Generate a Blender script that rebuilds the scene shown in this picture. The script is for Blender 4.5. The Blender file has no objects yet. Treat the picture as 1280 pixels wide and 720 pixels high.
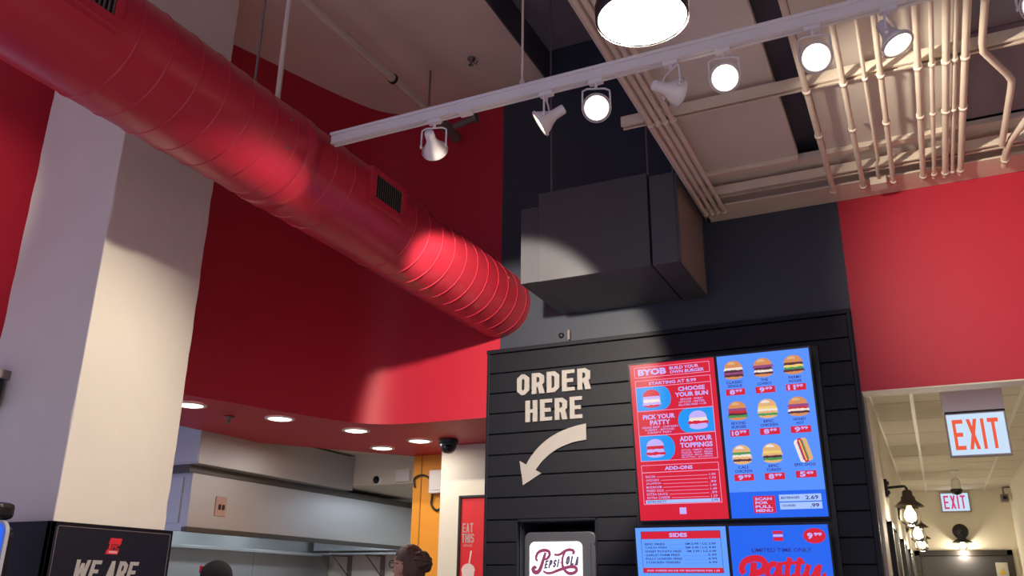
import bpy, bmesh, math, random
from mathutils import Vector, Matrix
random.seed(7)
PI = math.pi
S = bpy.context.scene
COL = S.collection

# ------------------------------------------------------------------ camera
def cam_axes(f, yaw, pitch, roll):
    y, p, r = (math.radians(v) for v in (yaw, pitch, roll))
    F = Vector((-math.sin(y)*math.cos(p), math.cos(y)*math.cos(p), math.sin(p)))
    R = Vector((math.cos(y), math.sin(y), 0)); U = R.cross(F)
    return R*math.cos(r) + U*math.sin(r), U*math.cos(r) - R*math.sin(r), F
FPX = 1066.47
R_, U_, F_ = cam_axes(FPX, 25.6289, 19.5574, 0.6765)
cd = bpy.data.cameras.new('camera'); cam = bpy.data.objects.new('camera', cd); COL.objects.link(cam)
cd.sensor_width = 36; cd.lens = FPX/1280*36; cd.clip_start = .05
cam.matrix_world = Matrix(((R_.x, U_.x, -F_.x, 0), (R_.y, U_.y, -F_.y, 0), (R_.z, U_.z, -F_.z, 1.5), (0, 0, 0, 1)))
S.camera = cam

# ------------------------------------------------------------------ world, exposure
w = bpy.data.worlds.new('world'); S.world = w; w.use_nodes = True
w.node_tree.nodes['Background'].inputs[0].default_value = (.62, .62, 1.0, 1)
w.node_tree.nodes['Background'].inputs[1].default_value = .70
vs = S.view_settings
vs.view_transform = 'Standard'; vs.look = 'None'; vs.gamma = 1; vs.exposure = 0; vs.use_curve_mapping = False
# lamp powers (W)
P_TRACK = {0: 86, 1: 50, 2: 120, 3: 60, 4: 115, 5: 105, 6: 50, 7: 40, 8: 15}
P_PENDANT = 16
P_DOWN = 3.6
P_BARN = 10
P_KITCHEN = 6
P_HOOD = 4

# ------------------------------------------------------------------ helpers
def s2l(c):
    return tuple((v/255/12.92 if v/255 <= .04045 else ((v/255+.055)/1.055)**2.4) for v in c)
MATS = {}
def mat(name, rgb, rough=.6, metal=0., noise=0., nscale=8., bump=0., bscale=60., emit=None, es=1., spec=.5, stretch=None):
    """rgb: sRGB 0-255"""
    if name in MATS: return MATS[name]
    m = bpy.data.materials.new(name); m.use_nodes = True
    nt = m.node_tree; b = nt.nodes['Principled BSDF']
    c = s2l(rgb)
    b.inputs['Base Color'].default_value = (*c, 1); b.inputs['Roughness'].default_value = rough
    b.inputs['Metallic'].default_value = metal; b.inputs['Specular IOR Level'].default_value = spec
    if noise or bump:
        tc = nt.nodes.new('ShaderNodeTexCoord'); mp = nt.nodes.new('ShaderNodeMapping')
        nt.links.new(tc.outputs['Object'], mp.inputs[0])
        if stretch: mp.inputs['Scale'].default_value = stretch
        if noise:
            n = nt.nodes.new('ShaderNodeTexNoise'); n.inputs['Scale'].default_value = nscale; n.inputs['Detail'].default_value = 5
            nt.links.new(mp.outputs[0], n.inputs['Vector'])
            r = nt.nodes.new('ShaderNodeValToRGB')
            r.color_ramp.elements[0].position = .3; r.color_ramp.elements[1].position = .7
            r.color_ramp.elements[0].color = (*[v*(1-noise) for v in c], 1)
            r.color_ramp.elements[1].color = (*[min(1, v*(1+noise)) for v in c], 1)
            nt.links.new(n.outputs['Fac'], r.inputs[0]); nt.links.new(r.outputs[0], b.inputs['Base Color'])
        if bump:
            n2 = nt.nodes.new('ShaderNodeTexNoise'); n2.inputs['Scale'].default_value = bscale; n2.inputs['Detail'].default_value = 4
            nt.links.new(mp.outputs[0], n2.inputs['Vector'])
            bp = nt.nodes.new('ShaderNodeBump'); bp.inputs['Strength'].default_value = bump; bp.inputs['Distance'].default_value = .01
            nt.links.new(n2.outputs['Fac'], bp.inputs['Height']); nt.links.new(bp.outputs[0], b.inputs['Normal'])
    if emit is not None:
        b.inputs['Emission Color'].default_value = (*s2l(emit), 1); b.inputs['Emission Strength'].default_value = es
    MATS[name] = m
    return m
def scr(name, rgb, es=1.):          # pixel colour of a lit display
    return mat(name, (6, 6, 8), rough=.35, emit=rgb, es=es)

class MB:
    """collects shapes, build() links them as ONE mesh object"""
    def __init__(s): s.v = []; s.f = []; s.m = []; s.sm = []
    def add(s, vs, fs, m=0, smooth=False, M=None):
        o = len(s.v)
        s.v += [tuple(M @ Vector(p)) if M else tuple(p) for p in vs]
        for f in fs: s.f.append([o+i for i in f]); s.m.append(m); s.sm.append(smooth)
        return s
    def box(s, x0, x1, y0, y1, z0, z1, m=0, M=None):
        v = [(x, y, z) for z in (z0, z1) for y in (y0, y1) for x in (x0, x1)]
        return s.add(v, [(0, 2, 3, 1), (4, 5, 7, 6), (0, 1, 5, 4), (2, 6, 7, 3), (0, 4, 6, 2), (1, 3, 7, 5)], m, M=M)
    def bev(s, x0, x1, y0, y1, z0, z1, b=.004, m=0, M=None):
        bm = bmesh.new(); bmesh.ops.create_cube(bm, size=1)
        for q in bm.verts: q.co = ((x0+x1)/2+q.co.x*(x1-x0), (y0+y1)/2+q.co.y*(y1-y0), (z0+z1)/2+q.co.z*(z1-z0))
        bmesh.ops.bevel(bm, geom=bm.edges[:], offset=b, segments=2, profile=.5, affect='EDGES')
        bm.verts.index_update()
        s.add([q.co[:] for q in bm.verts], [[q.index for q in f.verts] for f in bm.faces], m, M=M); bm.free(); return s
    def prism(s, poly, d0, d1, m=0, M=None, plane='XZ', smooth_side=False):
        """extrude polygon (u,v) between depths d0,d1; plane XZ: depth is Y; XY: depth is Z; YZ: depth is X"""
        def P(u, v, d): return {'XZ': (u, d, v), 'XY': (u, v, d), 'YZ': (d, u, v)}[plane]
        n = len(poly)
        v = [P(a, b, d0) for a, b in poly]+[P(a, b, d1) for a, b in poly]
        s.add(v, [list(range(n)), list(range(2*n-1, n-1, -1))], m, M=M)
        o = len(s.v)-2*n
        for i in range(n):
            j = (i+1) % n
            s.f.append([o+i, o+n+i, o+n+j, o+j]); s.m.append(m); s.sm.append(smooth_side)
        return s
    def tube(s, pts, r, n=10, m=0, caps=True, closed=False, smooth=True, M=None):
        pts = [Vector(p) for p in pts]; k = len(pts)
        rr = r if isinstance(r, (list, tuple)) else [r]*k
        vs = []; up = None
        for i, p in enumerate(pts):
            if closed: t = pts[(i+1) % k]-pts[i-1]
            else: t = pts[min(i+1, k-1)]-pts[max(i-1, 0)]
            t.normalize()
            if up is None: up = t.orthogonal().normalized()
            else:
                up = up-t*up.dot(t)
                up = up.normalized() if up.length > 1e-6 else t.orthogonal().normalized()
            b = t.cross(up)
            for j in range(n):
                a = 2*PI*j/n; vs.append(p+(up*math.cos(a)+b*math.sin(a))*rr[i])
        fs = []
        for i in range(k if closed else k-1):
            for j in range(n):
                a = i*n+j; b_ = i*n+(j+1) % n; c = ((i+1) % k)*n
                fs.append((a, b_, c+(j+1) % n, c+j))
        s.add(vs, fs, m, smooth, M)
        if caps and not closed:
            s.add(vs[:n], [list(range(n-1, -1, -1))], m, M=M); s.add(vs[-n:], [list(range(n))], m, M=M)
        return s
    def lathe(s, prof, n=24, m=0, M=None, smooth=True, cap0=False, cap1=False):
        """profile (r,z) revolved about local Z"""
        vs = [(r*math.cos(2*PI*j/n), r*math.sin(2*PI*j/n), z) for r, z in prof for j in range(n)]
        fs = [(i*n+j, i*n+(j+1) % n, (i+1)*n+(j+1) % n, (i+1)*n+j) for i in range(len(prof)-1) for j in range(n)]
        s.add(vs, fs, m, smooth, M)
        if cap0: s.add(vs[:n], [list(range(n-1, -1, -1))], m, M=M)
        if cap1: s.add(vs[-n:], [list(range(n))], m, M=M)
        return s
    def ell(s, c, r, m=0, nu=16, nv=10, M=None, keep=None, rot=None):
        vs = []; fs = []
        for i in range(nv+1):
            th = PI*i/nv
            for j in range(nu):
                ph = 2*PI*j/nu
                p = Vector((r[0]*math.sin(th)*math.cos(ph), r[1]*math.sin(th)*math.sin(ph), r[2]*math.cos(th)))
                if rot: p = rot @ p
                vs.append(Vector(c)+p)
        for i in range(nv):
            for j in range(nu):
                q = (i*nu+j, (i+1)*nu+j, (i+1)*nu+(j+1) % nu, i*nu+(j+1) % nu)
                if keep is None or keep(sum((vs[k] for k in q), Vector())/4): fs.append(q)
        return s.add(vs, fs, m, True, M)
    def build(s, name, mats, parent=None, loc=None):
        me = bpy.data.meshes.new(name); me.from_pydata(s.v, [], s.f)
        for m in (mats if isinstance(mats, (list, tuple)) else [mats]): me.materials.append(m)
        me.polygons.foreach_set('material_index', s.m); me.polygons.foreach_set('use_smooth', s.sm)
        me.update()
        o = bpy.data.objects.new(name, me); COL.objects.link(o)
        if parent: o.parent = parent
        if loc: o.location = loc
        return o
def tag(o, label=None, cat=None, group=None, kind=None):
    if label: o['label'] = label
    if cat: o['category'] = cat
    if group: o['group'] = group
    if kind: o['kind'] = kind
    return o
def thing(name, label, cat, loc=(0, 0, 0), rot=(0, 0, 0), group=None, kind=None):
    o = bpy.data.objects.new(name, None); COL.objects.link(o); o.location = loc; o.rotation_euler = rot
    o.empty_display_size = .05
    return tag(o, label, cat, group, kind)
def struct(name, mb, m, label=None, parent=None):
    o = mb.build(name, m, parent)
    if parent is None: tag(o, label, None, None, 'structure')
    return o
def lamp(name, kind, loc, energy, color, parent=None, aim=None, **kw):
    l = bpy.data.lights.new(name, kind); l.energy = energy; l.color = color
    for k, v in kw.items(): setattr(l, k, v)
    o = bpy.data.objects.new(name, l); COL.objects.link(o); o.location = loc
    if aim is not None: o.rotation_euler = Vector(aim).to_track_quat('-Z', 'Y').to_euler()
    if parent: o.parent = parent
    return o
def dirM(o, d):                     # matrix taking local +Z to direction d at o
    return Matrix.Translation(Vector(o)) @ Vector(d).normalized().to_track_quat('Z', 'Y').to_matrix().to_4x4()

# ---- lettering -----------------------------------------------------------
_fc = {}
def text_mesh(txt, bold=0.):
    key = (txt, bold)
    if key in _fc: return _fc[key]
    c = bpy.data.curves.new('tmp_text', 'FONT'); c.body = txt; c.size = 1; c.resolution_u = 2; c.offset = bold; c.fill_mode = 'FRONT'
    o = bpy.data.objects.new('tmp_text', c); COL.objects.link(o)
    dg = bpy.context.evaluated_depsgraph_get()
    me = bpy.data.meshes.new_from_object(o.evaluated_get(dg))
    v = [(p.co.x, p.co.y) for p in me.vertices]; f = [list(p.vertices) for p in me.polygons]
    bpy.data.objects.remove(o); bpy.data.curves.remove(c); bpy.data.meshes.remove(me)
    x0 = min(p[0] for p in v); x1 = max(p[0] for p in v); y0 = min(p[1] for p in v); y1 = max(p[1] for p in v)
    v = [((a-x0)/(x1-x0), (b-y0)/(y1-y0)) for a, b in v]
    _fc[key] = (v, f); return v, f
def put_text(mb, txt, u0, u1, v0, v1, d, bold=.02, m=0):
    """flat lettering filling [u0,u1]x[v0,v1] in the XZ plane at depth d, facing -Y"""
    v, f = text_mesh(txt, bold)
    mb.add([(u0+a*(u1-u0), d, v0+b*(v1-v0)) for a, b in v], f, m)
def stroke(pts, t, closed=False):
    """quads of a mitred polyline of width t (number or list)"""
    n = len(pts); L = []; Rr = []
    for i in range(n):
        p = Vector(pts[i]); th = t[i] if isinstance(t, (list, tuple)) else t
        a = Vector(pts[i-1]) if (i > 0 or closed) else None
        b = Vector(pts[(i+1) % n]) if (i < n-1 or closed) else None
        d1 = (p-a).normalized() if a is not None else None; d2 = (b-p).normalized() if b is not None else None
        if d1 is None: d1 = d2
        if d2 is None: d2 = d1
        n1 = Vector((-d1.y, d1.x)); n2 = Vector((-d2.y, d2.x)); mm = n1+n2
        mm = mm.normalized() if mm.length > 1e-6 else n1
        k = th/2/max(.35, mm.dot(n1))
        L.append(p+mm*k); Rr.append(p-mm*k)
    return [(L[i], Rr[i], Rr[(i+1) % n], L[(i+1) % n]) for i in range(n if closed else n-1)]
def glyph(ch, w, t):
    h = t/2; c = .13; x0, x1, y0, y1 = h, w-h, h, 1-h
    q = []
    if ch in 'OQ': q += stroke([(x0+c, y0), (x1-c, y0), (x1, y0+c), (x1, y1-c), (x1-c, y1), (x0+c, y1), (x0, y1-c), (x0, y0+c)], t, True)
    elif ch == 'D': q += stroke([(x0, y0), (x1-c, y0), (x1, y0+c), (x1, y1-c), (x1-c, y1), (x0, y1)], t, True)
    elif ch in 'RP':
        q += stroke([(x0, .44), (x1-c, .44), (x1, .44+c*.8), (x1, y1-c*.8), (x1-c, y1), (x0, y1)], t, True)
        q.append([(0, 0), (t, 0), (t, .6), (0, .6)])
        if ch == 'R': q.append([(w-t*1.02, 0), (w+.02, 0), (x1+.02, .44), (x1-t*.95, .44)])
    elif ch == 'E':
        q.append([(0, 0), (t, 0), (t, 1), (0, 1)])
        for a, ww in ((0, w), (.5-t*.42, w*.88), (1-t*.86, w)): q.append([(t*.9, a), (ww, a), (ww, a+t*.86), (t*.9, a+t*.86)])
    elif ch == 'L': q += [[(0, 0), (t, 0), (t, 1), (0, 1)], [(t*.9, 0), (w, 0), (w, t*.86), (t*.9, t*.86)]]
    elif ch == 'H': q += [[(0, 0), (t, 0), (t, 1), (0, 1)], [(w-t, 0), (w, 0), (w, 1), (w-t, 1)], [(t*.9, .5-t*.43), (w-t*.9, .5-t*.43), (w-t*.9, .5+t*.43), (t*.9, .5+t*.43)]]
    elif ch == 'I': q.append([(0, 0), (t, 0), (t, 1), (0, 1)])
    elif ch == 'T': q += [[(w/2-h, 0), (w/2+h, 0), (w/2+h, 1), (w/2-h, 1)], [(0, 1-t*.86), (w, 1-t*.86), (w, 1), (0, 1)]]
    elif ch == 'X': q += [[(0, 0), (t*1.12, 0), (w, 1), (w-t*1.12, 1)], [(w-t*1.12, 0), (w, 0), (t*1.12, 1), (0, 1)]]
    elif ch == 'A': q += [[(0, 0), (t, 0), (w/2+h*.9, 1), (w/2-h*.9, 1)], [(w-t, 0), (w, 0), (w/2+h*.9, 1), (w/2-h*.9, 1)], [(w*.25, .2), (w*.75, .2), (w*.7, .2+t*.8), (w*.3, .2+t*.8)]]
    elif ch == 'W':
        e = w/4
        q += [[(e*.55, 0), (e*.55+t, 0), (t, 1), (0, 1)], [(e*.55, 0), (e*.55+t*.9, 0), (w/2+h*.8, .85), (w/2-h*.8, .85)],
              [(w-e*.55-t*.9, 0), (w-e*.55, 0), (w/2+h*.8, .85), (w/2-h*.8, .85)], [(w-e*.55-t, 0), (w-e*.55, 0), (w, 1), (w-t, 1)]]
    elif ch == 'S': q += stroke([(x0, y0+.17), (x0, y0+c), (x0+c, y0), (x1-c, y0), (x1, y0+c), (x1, .5-c*.7), (x1-c, .5), (x0+c, .5), (x0, .5+c*.7), (x0, y1-c), (x0+c, y1), (x1-c, y1), (x1, y1-c), (x1, y1-.17)], t)
    elif ch == 'C': q += stroke([(x1, y0+.25), (x1, y0+c), (x1-c, y0), (x0+c, y0), (x0, y0+c), (x0, y1-c), (x0+c, y1), (x1-c, y1), (x1, y1-c), (x1, y1-.25)], t)
    return q
GW = {'I': .0, 'W': 1.45, ' ': .4}
def block_word(mb, txt, u0, u1, v0, v1, d0, d1, t=.24, gap=.1, shear=0., m=0, each=None, M=None):
    """condensed block capitals between depths d0 (front) and d1; each(letter_mb, ch) gets every letter on its own"""
    base = .52
    ws = [t if ch == 'I' else base*GW.get(ch, 1.) for ch in txt]
    tot = sum(ws)+gap*(len(txt)-1); sx = (u1-u0)/tot; sz = v1-v0; x = 0
    for ch, ww in zip(txt, ws):
        q = glyph(ch, ww, t); b = MB() if each else mb
        for k, poly in enumerate(q):
            pp = [(u0+(x+a)*sx+shear*b_*sz, v0+b_*sz) for a, b_ in poly]
            b.prism(pp, d0-.00006*k, d1, m, M)
        if each and q: each(b, ch)
        x += ww+gap

# ------------------------------------------------------------------ materials
M_red = mat('red_wall_paint', (190, 31, 53), .55, noise=.03, nscale=2, bump=.06, bscale=180)
M_ductred = mat('red_duct_paint', (190, 44, 62), .32, noise=.04, nscale=3, bump=.02, bscale=20)
M_black = mat('black_wall_paint', (52, 58, 70), .55, noise=.06, nscale=2, bump=.05, bscale=150)
M_plank = mat('charcoal_plank_paint', (21, 23, 32), .55, spec=.3, noise=.12, nscale=5, bump=.1, bscale=40, stretch=(.15, 1, 1))
M_groove = mat('dark_backing', (16, 17, 20), .8)
M_white = mat('white_column_plaster', (226, 218, 204), .7, noise=.03, nscale=3, bump=.25, bscale=14)
M_wallw = mat('off_white_paint', (222, 214, 196), .7, noise=.02, nscale=3, bump=.05, bscale=120)
M_tan = mat('tan_ceiling_plaster', (242, 228, 214), .8, noise=.06, nscale=2, bump=.15, bscale=20)
M_panel = mat('cream_ceiling_panel', (218, 208, 198), .75, noise=.05, nscale=2.5, bump=.05, bscale=40)
M_pipe = mat('cream_painted_steel', (222, 206, 186), .5, noise=.04, nscale=6, bump=.04, bscale=60)
M_darkceil = mat('dark_grey_ceiling_paint', (136, 136, 146), .75, noise=.08, nscale=3)
M_navy = mat('dark_recess_paint', (84, 84, 96), .8, noise=.08, nscale=3)
M_track = mat('white_enamel', (228, 222, 220), .4)
M_blackm = mat('black_metal', (26, 26, 28), .45, noise=.05, nscale=8)
M_box = mat('black_sheet_metal', (78, 78, 82), .42, noise=.07, nscale=3, spec=.4)
M_steel = mat('stainless_steel', (190, 192, 194), .42, metal=.75, noise=.04, nscale=4, stretch=(1, .1, 1))
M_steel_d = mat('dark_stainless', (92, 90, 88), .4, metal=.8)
M_galv = mat('galvanised_grey', (128, 118, 114), .55, metal=.3)
M_orange = mat('orange_wall_paint', (226, 150, 44), .6, noise=.03, nscale=3)
M_letter = mat('warm_white_letter', (172, 166, 160), .6)
M_floor = mat('pale_floor_tile', (176, 166, 156), .5, noise=.1, nscale=3)
M_lamp = mat('lamp_face_glow', (250, 240, 220), .4, emit=(255, 236, 200), es=9)
M_pend = mat('pendant_diffuser_glow', (245, 245, 245), .4, emit=(255, 250, 244), es=3.2)
M_down = mat('downlight_glow', (250, 245, 235), .4, emit=(255, 240, 220), es=6)
M_bulb = mat('bulb_glow', (250, 240, 220), .4, emit=(255, 226, 170), es=7)
M_skin = mat('skin', (196, 148, 122), .55)
M_hair = mat('brown_hair', (84, 58, 44), .5, noise=.35, nscale=40, bump=.6, bscale=60, stretch=(1, 1, .2))
M_cloth = mat('black_cloth', (24, 24, 27), .85, noise=.1, nscale=30)
M_trouser = mat('dark_trousers', (36, 38, 48), .85)
M_capred = mat('cap_red_patch', (196, 30, 40), .6)
M_bezel = mat('black_bezel', (14, 14, 17), .3)
M_grey = mat('grey_machine_plastic', (80, 80, 88), .42, noise=.03, nscale=4)
M_glass = mat('clear_glass_jar', (240, 240, 235), .05)
_g = M_glass.node_tree.nodes['Principled BSDF']; _g.inputs['Transmission Weight'].default_value = 1; _g.inputs['IOR'].default_value = 1.08
M_tile = mat('white_ceiling_tile', (216, 208, 190), .85, noise=.03, nscale=30, bump=.1, bscale=120)
M_white_pl = mat('white_plastic', (232, 228, 222), .45)
M_poster_dark = mat('dark_poster_print', (44, 34, 30), .5, noise=.3, nscale=9)

# ================================================================== SETTING
D = 5.2; WY = 5.235
ZB = 2.634          # underside of the red bulkhead
ZT = 5.218          # tan high ceiling
ZD = 5.49           # dark high ceiling
ZL = 3.815          # low ceiling structure
ZH = 2.67           # hallway ceiling
struct('floor', MB().box(-7, 3.4, -3, 12, -.1, 0), M_floor, 'grey tiled floor of the restaurant')

# back wall: black part with the drinks alcove, red part above the hallway
mb = MB()
mb.box(-2.6, -.265, WY, WY+.14, 1.925, ZD+.1)                       # black upper
mb.box(-2.68, -2.6, WY, WY+.14, 0, 3.05)
mb.box(-2.6, -2.432, WY, WY+.14, 0, 1.925); mb.box(-1.9, -.265, WY, WY+.14, 0, 1.925)
mb.box(-2.45, -1.88, WY+.62, WY+.7, 0, 2.0); mb.box(-2.46, -2.432, WY+.14, WY+.7, 0, 2.0); mb.box(-1.9, -1.87, WY+.14, WY+.7, 0, 2.0); mb.box(-2.46, -1.87, WY+.14, WY+.7, 1.925, 2.0)
struct('wall_back', mb, M_black, 'black painted back wall behind the plank panel and menu screens')
mb = MB()
mb.box(-.265, 3.3, WY, WY+.14, 2.608, 4.1); mb.box(.84, 3.3, WY, WY+.14, 0, 2.608)
mb.box(-.265, .84, WY, WY+.142, 2.600, 2.608, 1)
struct('wall_red', mb, [M_red, M_wallw], 'bright red wall above the hallway opening at right')

# curved red bulkhead over the kitchen counter
path = [(-5.78, -1.0), (-5.35, .25), (-4.66, 2.25), (-4.15, 3.75), (-4.04, 4.06), (-3.93, 4.42), (-3.84, 4.67), (-3.76, 4.88), (-3.68, 5.04), (-3.6, 5.13), (-3.5, 5.19), (-3.38, 5.22), (-3.2, WY), (-2.6, WY)]
# smooth the bend
def chaikin(p):
    o = [p[0]]
    for a, b in zip(p, p[1:]):
        o += [(a[0]*.75+b[0]*.25, a[1]*.75+b[1]*.25), (a[0]*.25+b[0]*.75, a[1]*.25+b[1]*.75)]
    return o+[p[-1]]
cp = chaikin(path)
def offs(p, d):
    o = []
    for i, a in enumerate(p):
        t = (Vector(p[min(i+1, len(p)-1)])-Vector(p[max(i-1, 0)])).normalized()
        o.append((a[0]-t.y*d, a[1]+t.x*d))
    return o
bk = offs(cp, .12)
mb = MB(); n = len(cp)
vs_ = [(x, y, ZB) for x, y in cp]+[(x, y, ZT) for x, y in cp]+[(x, y, ZB) for x, y in bk]+[(x, y, ZT) for x, y in bk]
mb.add(vs_, [(i, i+1, n+i+1, n+i) for i in range(n-1)], 0, True)
mb.add(vs_, [(2*n+i, 3*n+i, 3*n+i+1, 2*n+i+1) for i in range(n-1)], 0, True)
mb.add(vs_, [(n-1, 3*n-1, 4*n-1, 2*n-1), (0, n, 3*n, 2*n)]+[(i, 2*n+i, 2*n+i+1, i+1) for i in range(n-1)]+[(n+i, n+i+1, 3*n+i+1, 3*n+i) for i in range(n-1)], 0)
struct('wall_bulkhead', mb, M_red, 'curved dark red bulkhead wall over the kitchen counter')
# red soffit under it
poly = offs(cp, .06) + [(-2.6, 6.3), (-3.3, 6.6), (-4.13, 6.64), (-4.97, 5.5), (-4.97, 4.6), (-6.4, 4.6), (-6.6, -1.0)]
struct('ceiling_soffit', MB().prism(poly, ZB+.0015, ZB+.06, plane='XY'), M_red, 'red underside of the bulkhead with recessed lights')

# high ceilings
struct('ceiling_high', MB().box(-6.9, -2.23, -1, WY+.14, ZT, ZT+.27), M_tan, 'tan plaster high ceiling above the duct')
mb = MB(); mb.box(-2.23, 3.4, -1, WY+.14, ZD, ZD+.1); mb.box(-2.229, -2.215, -1, WY, ZT, ZD, 1)
struct('ceiling_dark', mb, [M_darkceil, M_navy], 'dark grey raised ceiling between the tan ceiling and conduits')
struct('trim_1', MB().box(-1.075, -1.05, -1, WY, ZL, ZD), M_panel, 'cream fascia at the edge of the low ceiling')

# low ceiling: slab above, panels below with a dark gap between
mb = MB(); mb.box(-1.05, 3.4, -1, WY, 4.02, 4.1)
low = struct('ceiling_low', mb, M_navy, 'dark recess above the cream panels of the low ceiling')
def cpanel(x0, x1, y0, y1, m=M_panel, z=3.90):
    MB().bev(x0, x1, y0, y1, z, z+.05, .006).build('ceiling_panel', m, low)
for (x0, x1, mm) in ((-1.05, -.415, M_panel), (-.262, .43, M_panel)):
    for y0, y1 in ((-1, .9), (.9, 3.86), (3.865, 4.70)):
        cpanel(x0, x1, y0+.003, y1-.003, mm)
for y0, y1 in ((-1, .9), (.9, 3.86), (3.865, 4.70)): cpanel(.435, 3.3, y0+.003, y1-.003, M_darkceil, 3.93)
# edge lips of the panels near the wall
for x0, x1 in ((-1.05, -.415), (-.262, .43)):
    MB().bev(x0, x1, 4.665, 4.715, 3.868, 3.9, .004).build('panel_lip', M_pipe, low)
mb = MB(); mb.box(-1.05, 3.3, 4.72, 4.98, 3.90, 3.93)
mb.build('ceiling_strip', M_panel, low)
mb = MB(); mb.bev(-1.075, 3.3, 5.0, WY, ZL, ZL+.012, .003); mb.box(-1.05, 3.3, 5.06, 5.075, ZL+.012, 3.93)
tag(mb.build('steel_ledge_beam', M_pipe), 'cream steel beam flange running along the top of the back wall', 'beam')
def strut(y, x0, label, wd=.05):
    t = thing('ceiling_strut', label, 'strut', (0, y, ZL), group='ceiling struts')
    mb = MB(); mb.box(x0, 3.3, -wd/2, wd/2, .05, .056); mb.box(x0, 3.3, -wd/2, -wd/2+.005, 0.004, .05); mb.box(x0, 3.3, wd/2-.005, wd/2, 0.004, .05)
    mb.box(x0, 3.3, -wd/2, -wd/2+.014, 0, .004); mb.box(x0, 3.3, wd/2-.014, wd/2, 0, .004)
    mb.build('channel', M_pipe, t)
    hb = MB()
    for x in (-.9, .0, 1.0, 2.2): hb.tube([(x, 0, .056), (x, 0, .12)], .005, 6)
    hb.build('fixing_rods', M_pipe, t)
strut(3.83, -1.2, 'cream strut channel under ceiling, nearer to the track lights')
strut(4.86, -1.05, 'cream strut channel under ceiling, next to the red and black wall', .06)

# column
rc = random.Random(3); mb = MB(); lv = []
for kz in range(75):
    z_ = ZT*kz/74
    for (x_, y_, dx, dy) in ((-4.15, 2.645, 1, 1), (-3.5, 2.645, -1, 1), (-3.5, 3.28, -1, -1), (-4.15, 3.28, 1, -1)):
        c_ = .004+.010*rc.random()**3
        pr_ = [(x_, y_+dy*c_, z_), (x_+dx*c_*.3, y_+dy*c_*.3, z_), (x_+dx*c_, y_, z_)]
        lv += pr_ if (dx*dy > 0) else pr_[::-1]
mb.add(lv, [(a*12+q, a*12+(q+1) % 12, (a+1)*12+(q+1) % 12, (a+1)*12+q) for a in range(74) for q in range(12)])
tag(mb.build('column', M_white), 'square white plaster column beside the kitchen', None, None, 'structure')
# hallway
HX0, HX1, HY1 = -.25, .84, 11.5
struct('wall_hall_left', MB().box(HX0-.12, HX0, WY+.14, HY1, 0, ZH+.05), M_wallw, 'off-white left wall of the hallway with lamps')
struct('wall_hall_right', MB().box(HX1, HX1+.12, WY+.14, HY1, 0, ZH+.05), M_wallw, 'off-white right wall of the hallway')
struct('wall_hall_end', MB().box(HX0-.12, HX1+.12, HY1, HY1+.1, 0, ZH+.05), M_wallw, 'off-white end wall of the hallway above the door')
hc = struct('ceiling_hall', MB().box(HX0-.1, HX1+.1, WY+.14, HY1, ZH+.03, ZH+.08), M_wallw, 'suspended tile ceiling of the hallway')
xs = [HX0, -.012, .6, HX1]; yt = [5.38, 6.0] ; 
while yt[-1] < HY1: yt.append(min(yt[-1]+.61, HY1))
for i in range(3):
    for j in range(len(yt)-1):
        MB().box(xs[i]+.012, xs[i+1]-.012, yt[j]+.011, yt[j+1]-.011, ZH+.004, ZH+.02).build('ceiling_tile', M_tile, hc)
for x in xs: MB().box(x-.012, x+.012, 5.38, HY1, ZH, ZH+.03).build('tee_bar', M_white_pl, hc)
for y in yt[1:-1]: MB().box(HX0, HX1, y-.011, y+.011, ZH+.001, ZH+.025).build('cross_tee', M_tile, hc)
for s_, x0, x1 in (('left', HX0, HX0+.012), ('right', HX1-.012, HX1)):
    struct('baseboard_'+s_, MB().box(x0, x1, 5.4, HY1, 0, .1), M_blackm, 'black baseboard along the %s hallway wall' % s_)
# right room wall
struct('wall_right', MB().box(3.3, 3.4, -1, WY+.14, 0, 4.1), M_wallw, 'off-white side wall at far right')
# kitchen shell
struct('wall_kitchen_side', MB().box(-6.5, -6.4, 4.6, 8.6, 0, 2.8), M_steel, 'steel clad side wall behind the hood')
struct('wall_kitchen_end', MB().box(-6.5, -2.6, 8.5, 8.6, 0, 2.8), M_wallw, 'white end wall of the kitchen')
struct('ceiling_kitchen', MB().prism([(-6.5, 4.6), (-4.6, 4.6), (-4.3, 5.2), (-3.9, 5.6), (-2.5, 5.6), (-2.5, 8.6), (-6.5, 8.6)], 2.72, 2.8, plane='XY'), M_wallw, 'cream kitchen ceiling behind the red soffit')
struct('wall_kitchen_orange', MB().box(-4.13, -3.5, 6.62, 6.72, 0, 2.72), M_orange, 'orange kitchen wall beside the white pillar')
MB().box(-4.05, -4.042, 6.612, 6.62, 0, 2.63).build('panel_joint', mat('orange_joint', (170, 108, 40), .7), bpy.data.objects['wall_kitchen_orange'])
struct('wall_pillar', MB().bev(-3.605, -2.9, 6.2, 6.62, 0, ZB, .004), M_wallw, 'white pillar behind the plank wall holding a red poster')
struct('wall_kitchen_cream', MB().box(-5.6, -4.1, 6.86, 8.5, 2.43, 2.72), M_wallw, 'cream boxed soffit above the right end of the hood')

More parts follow.
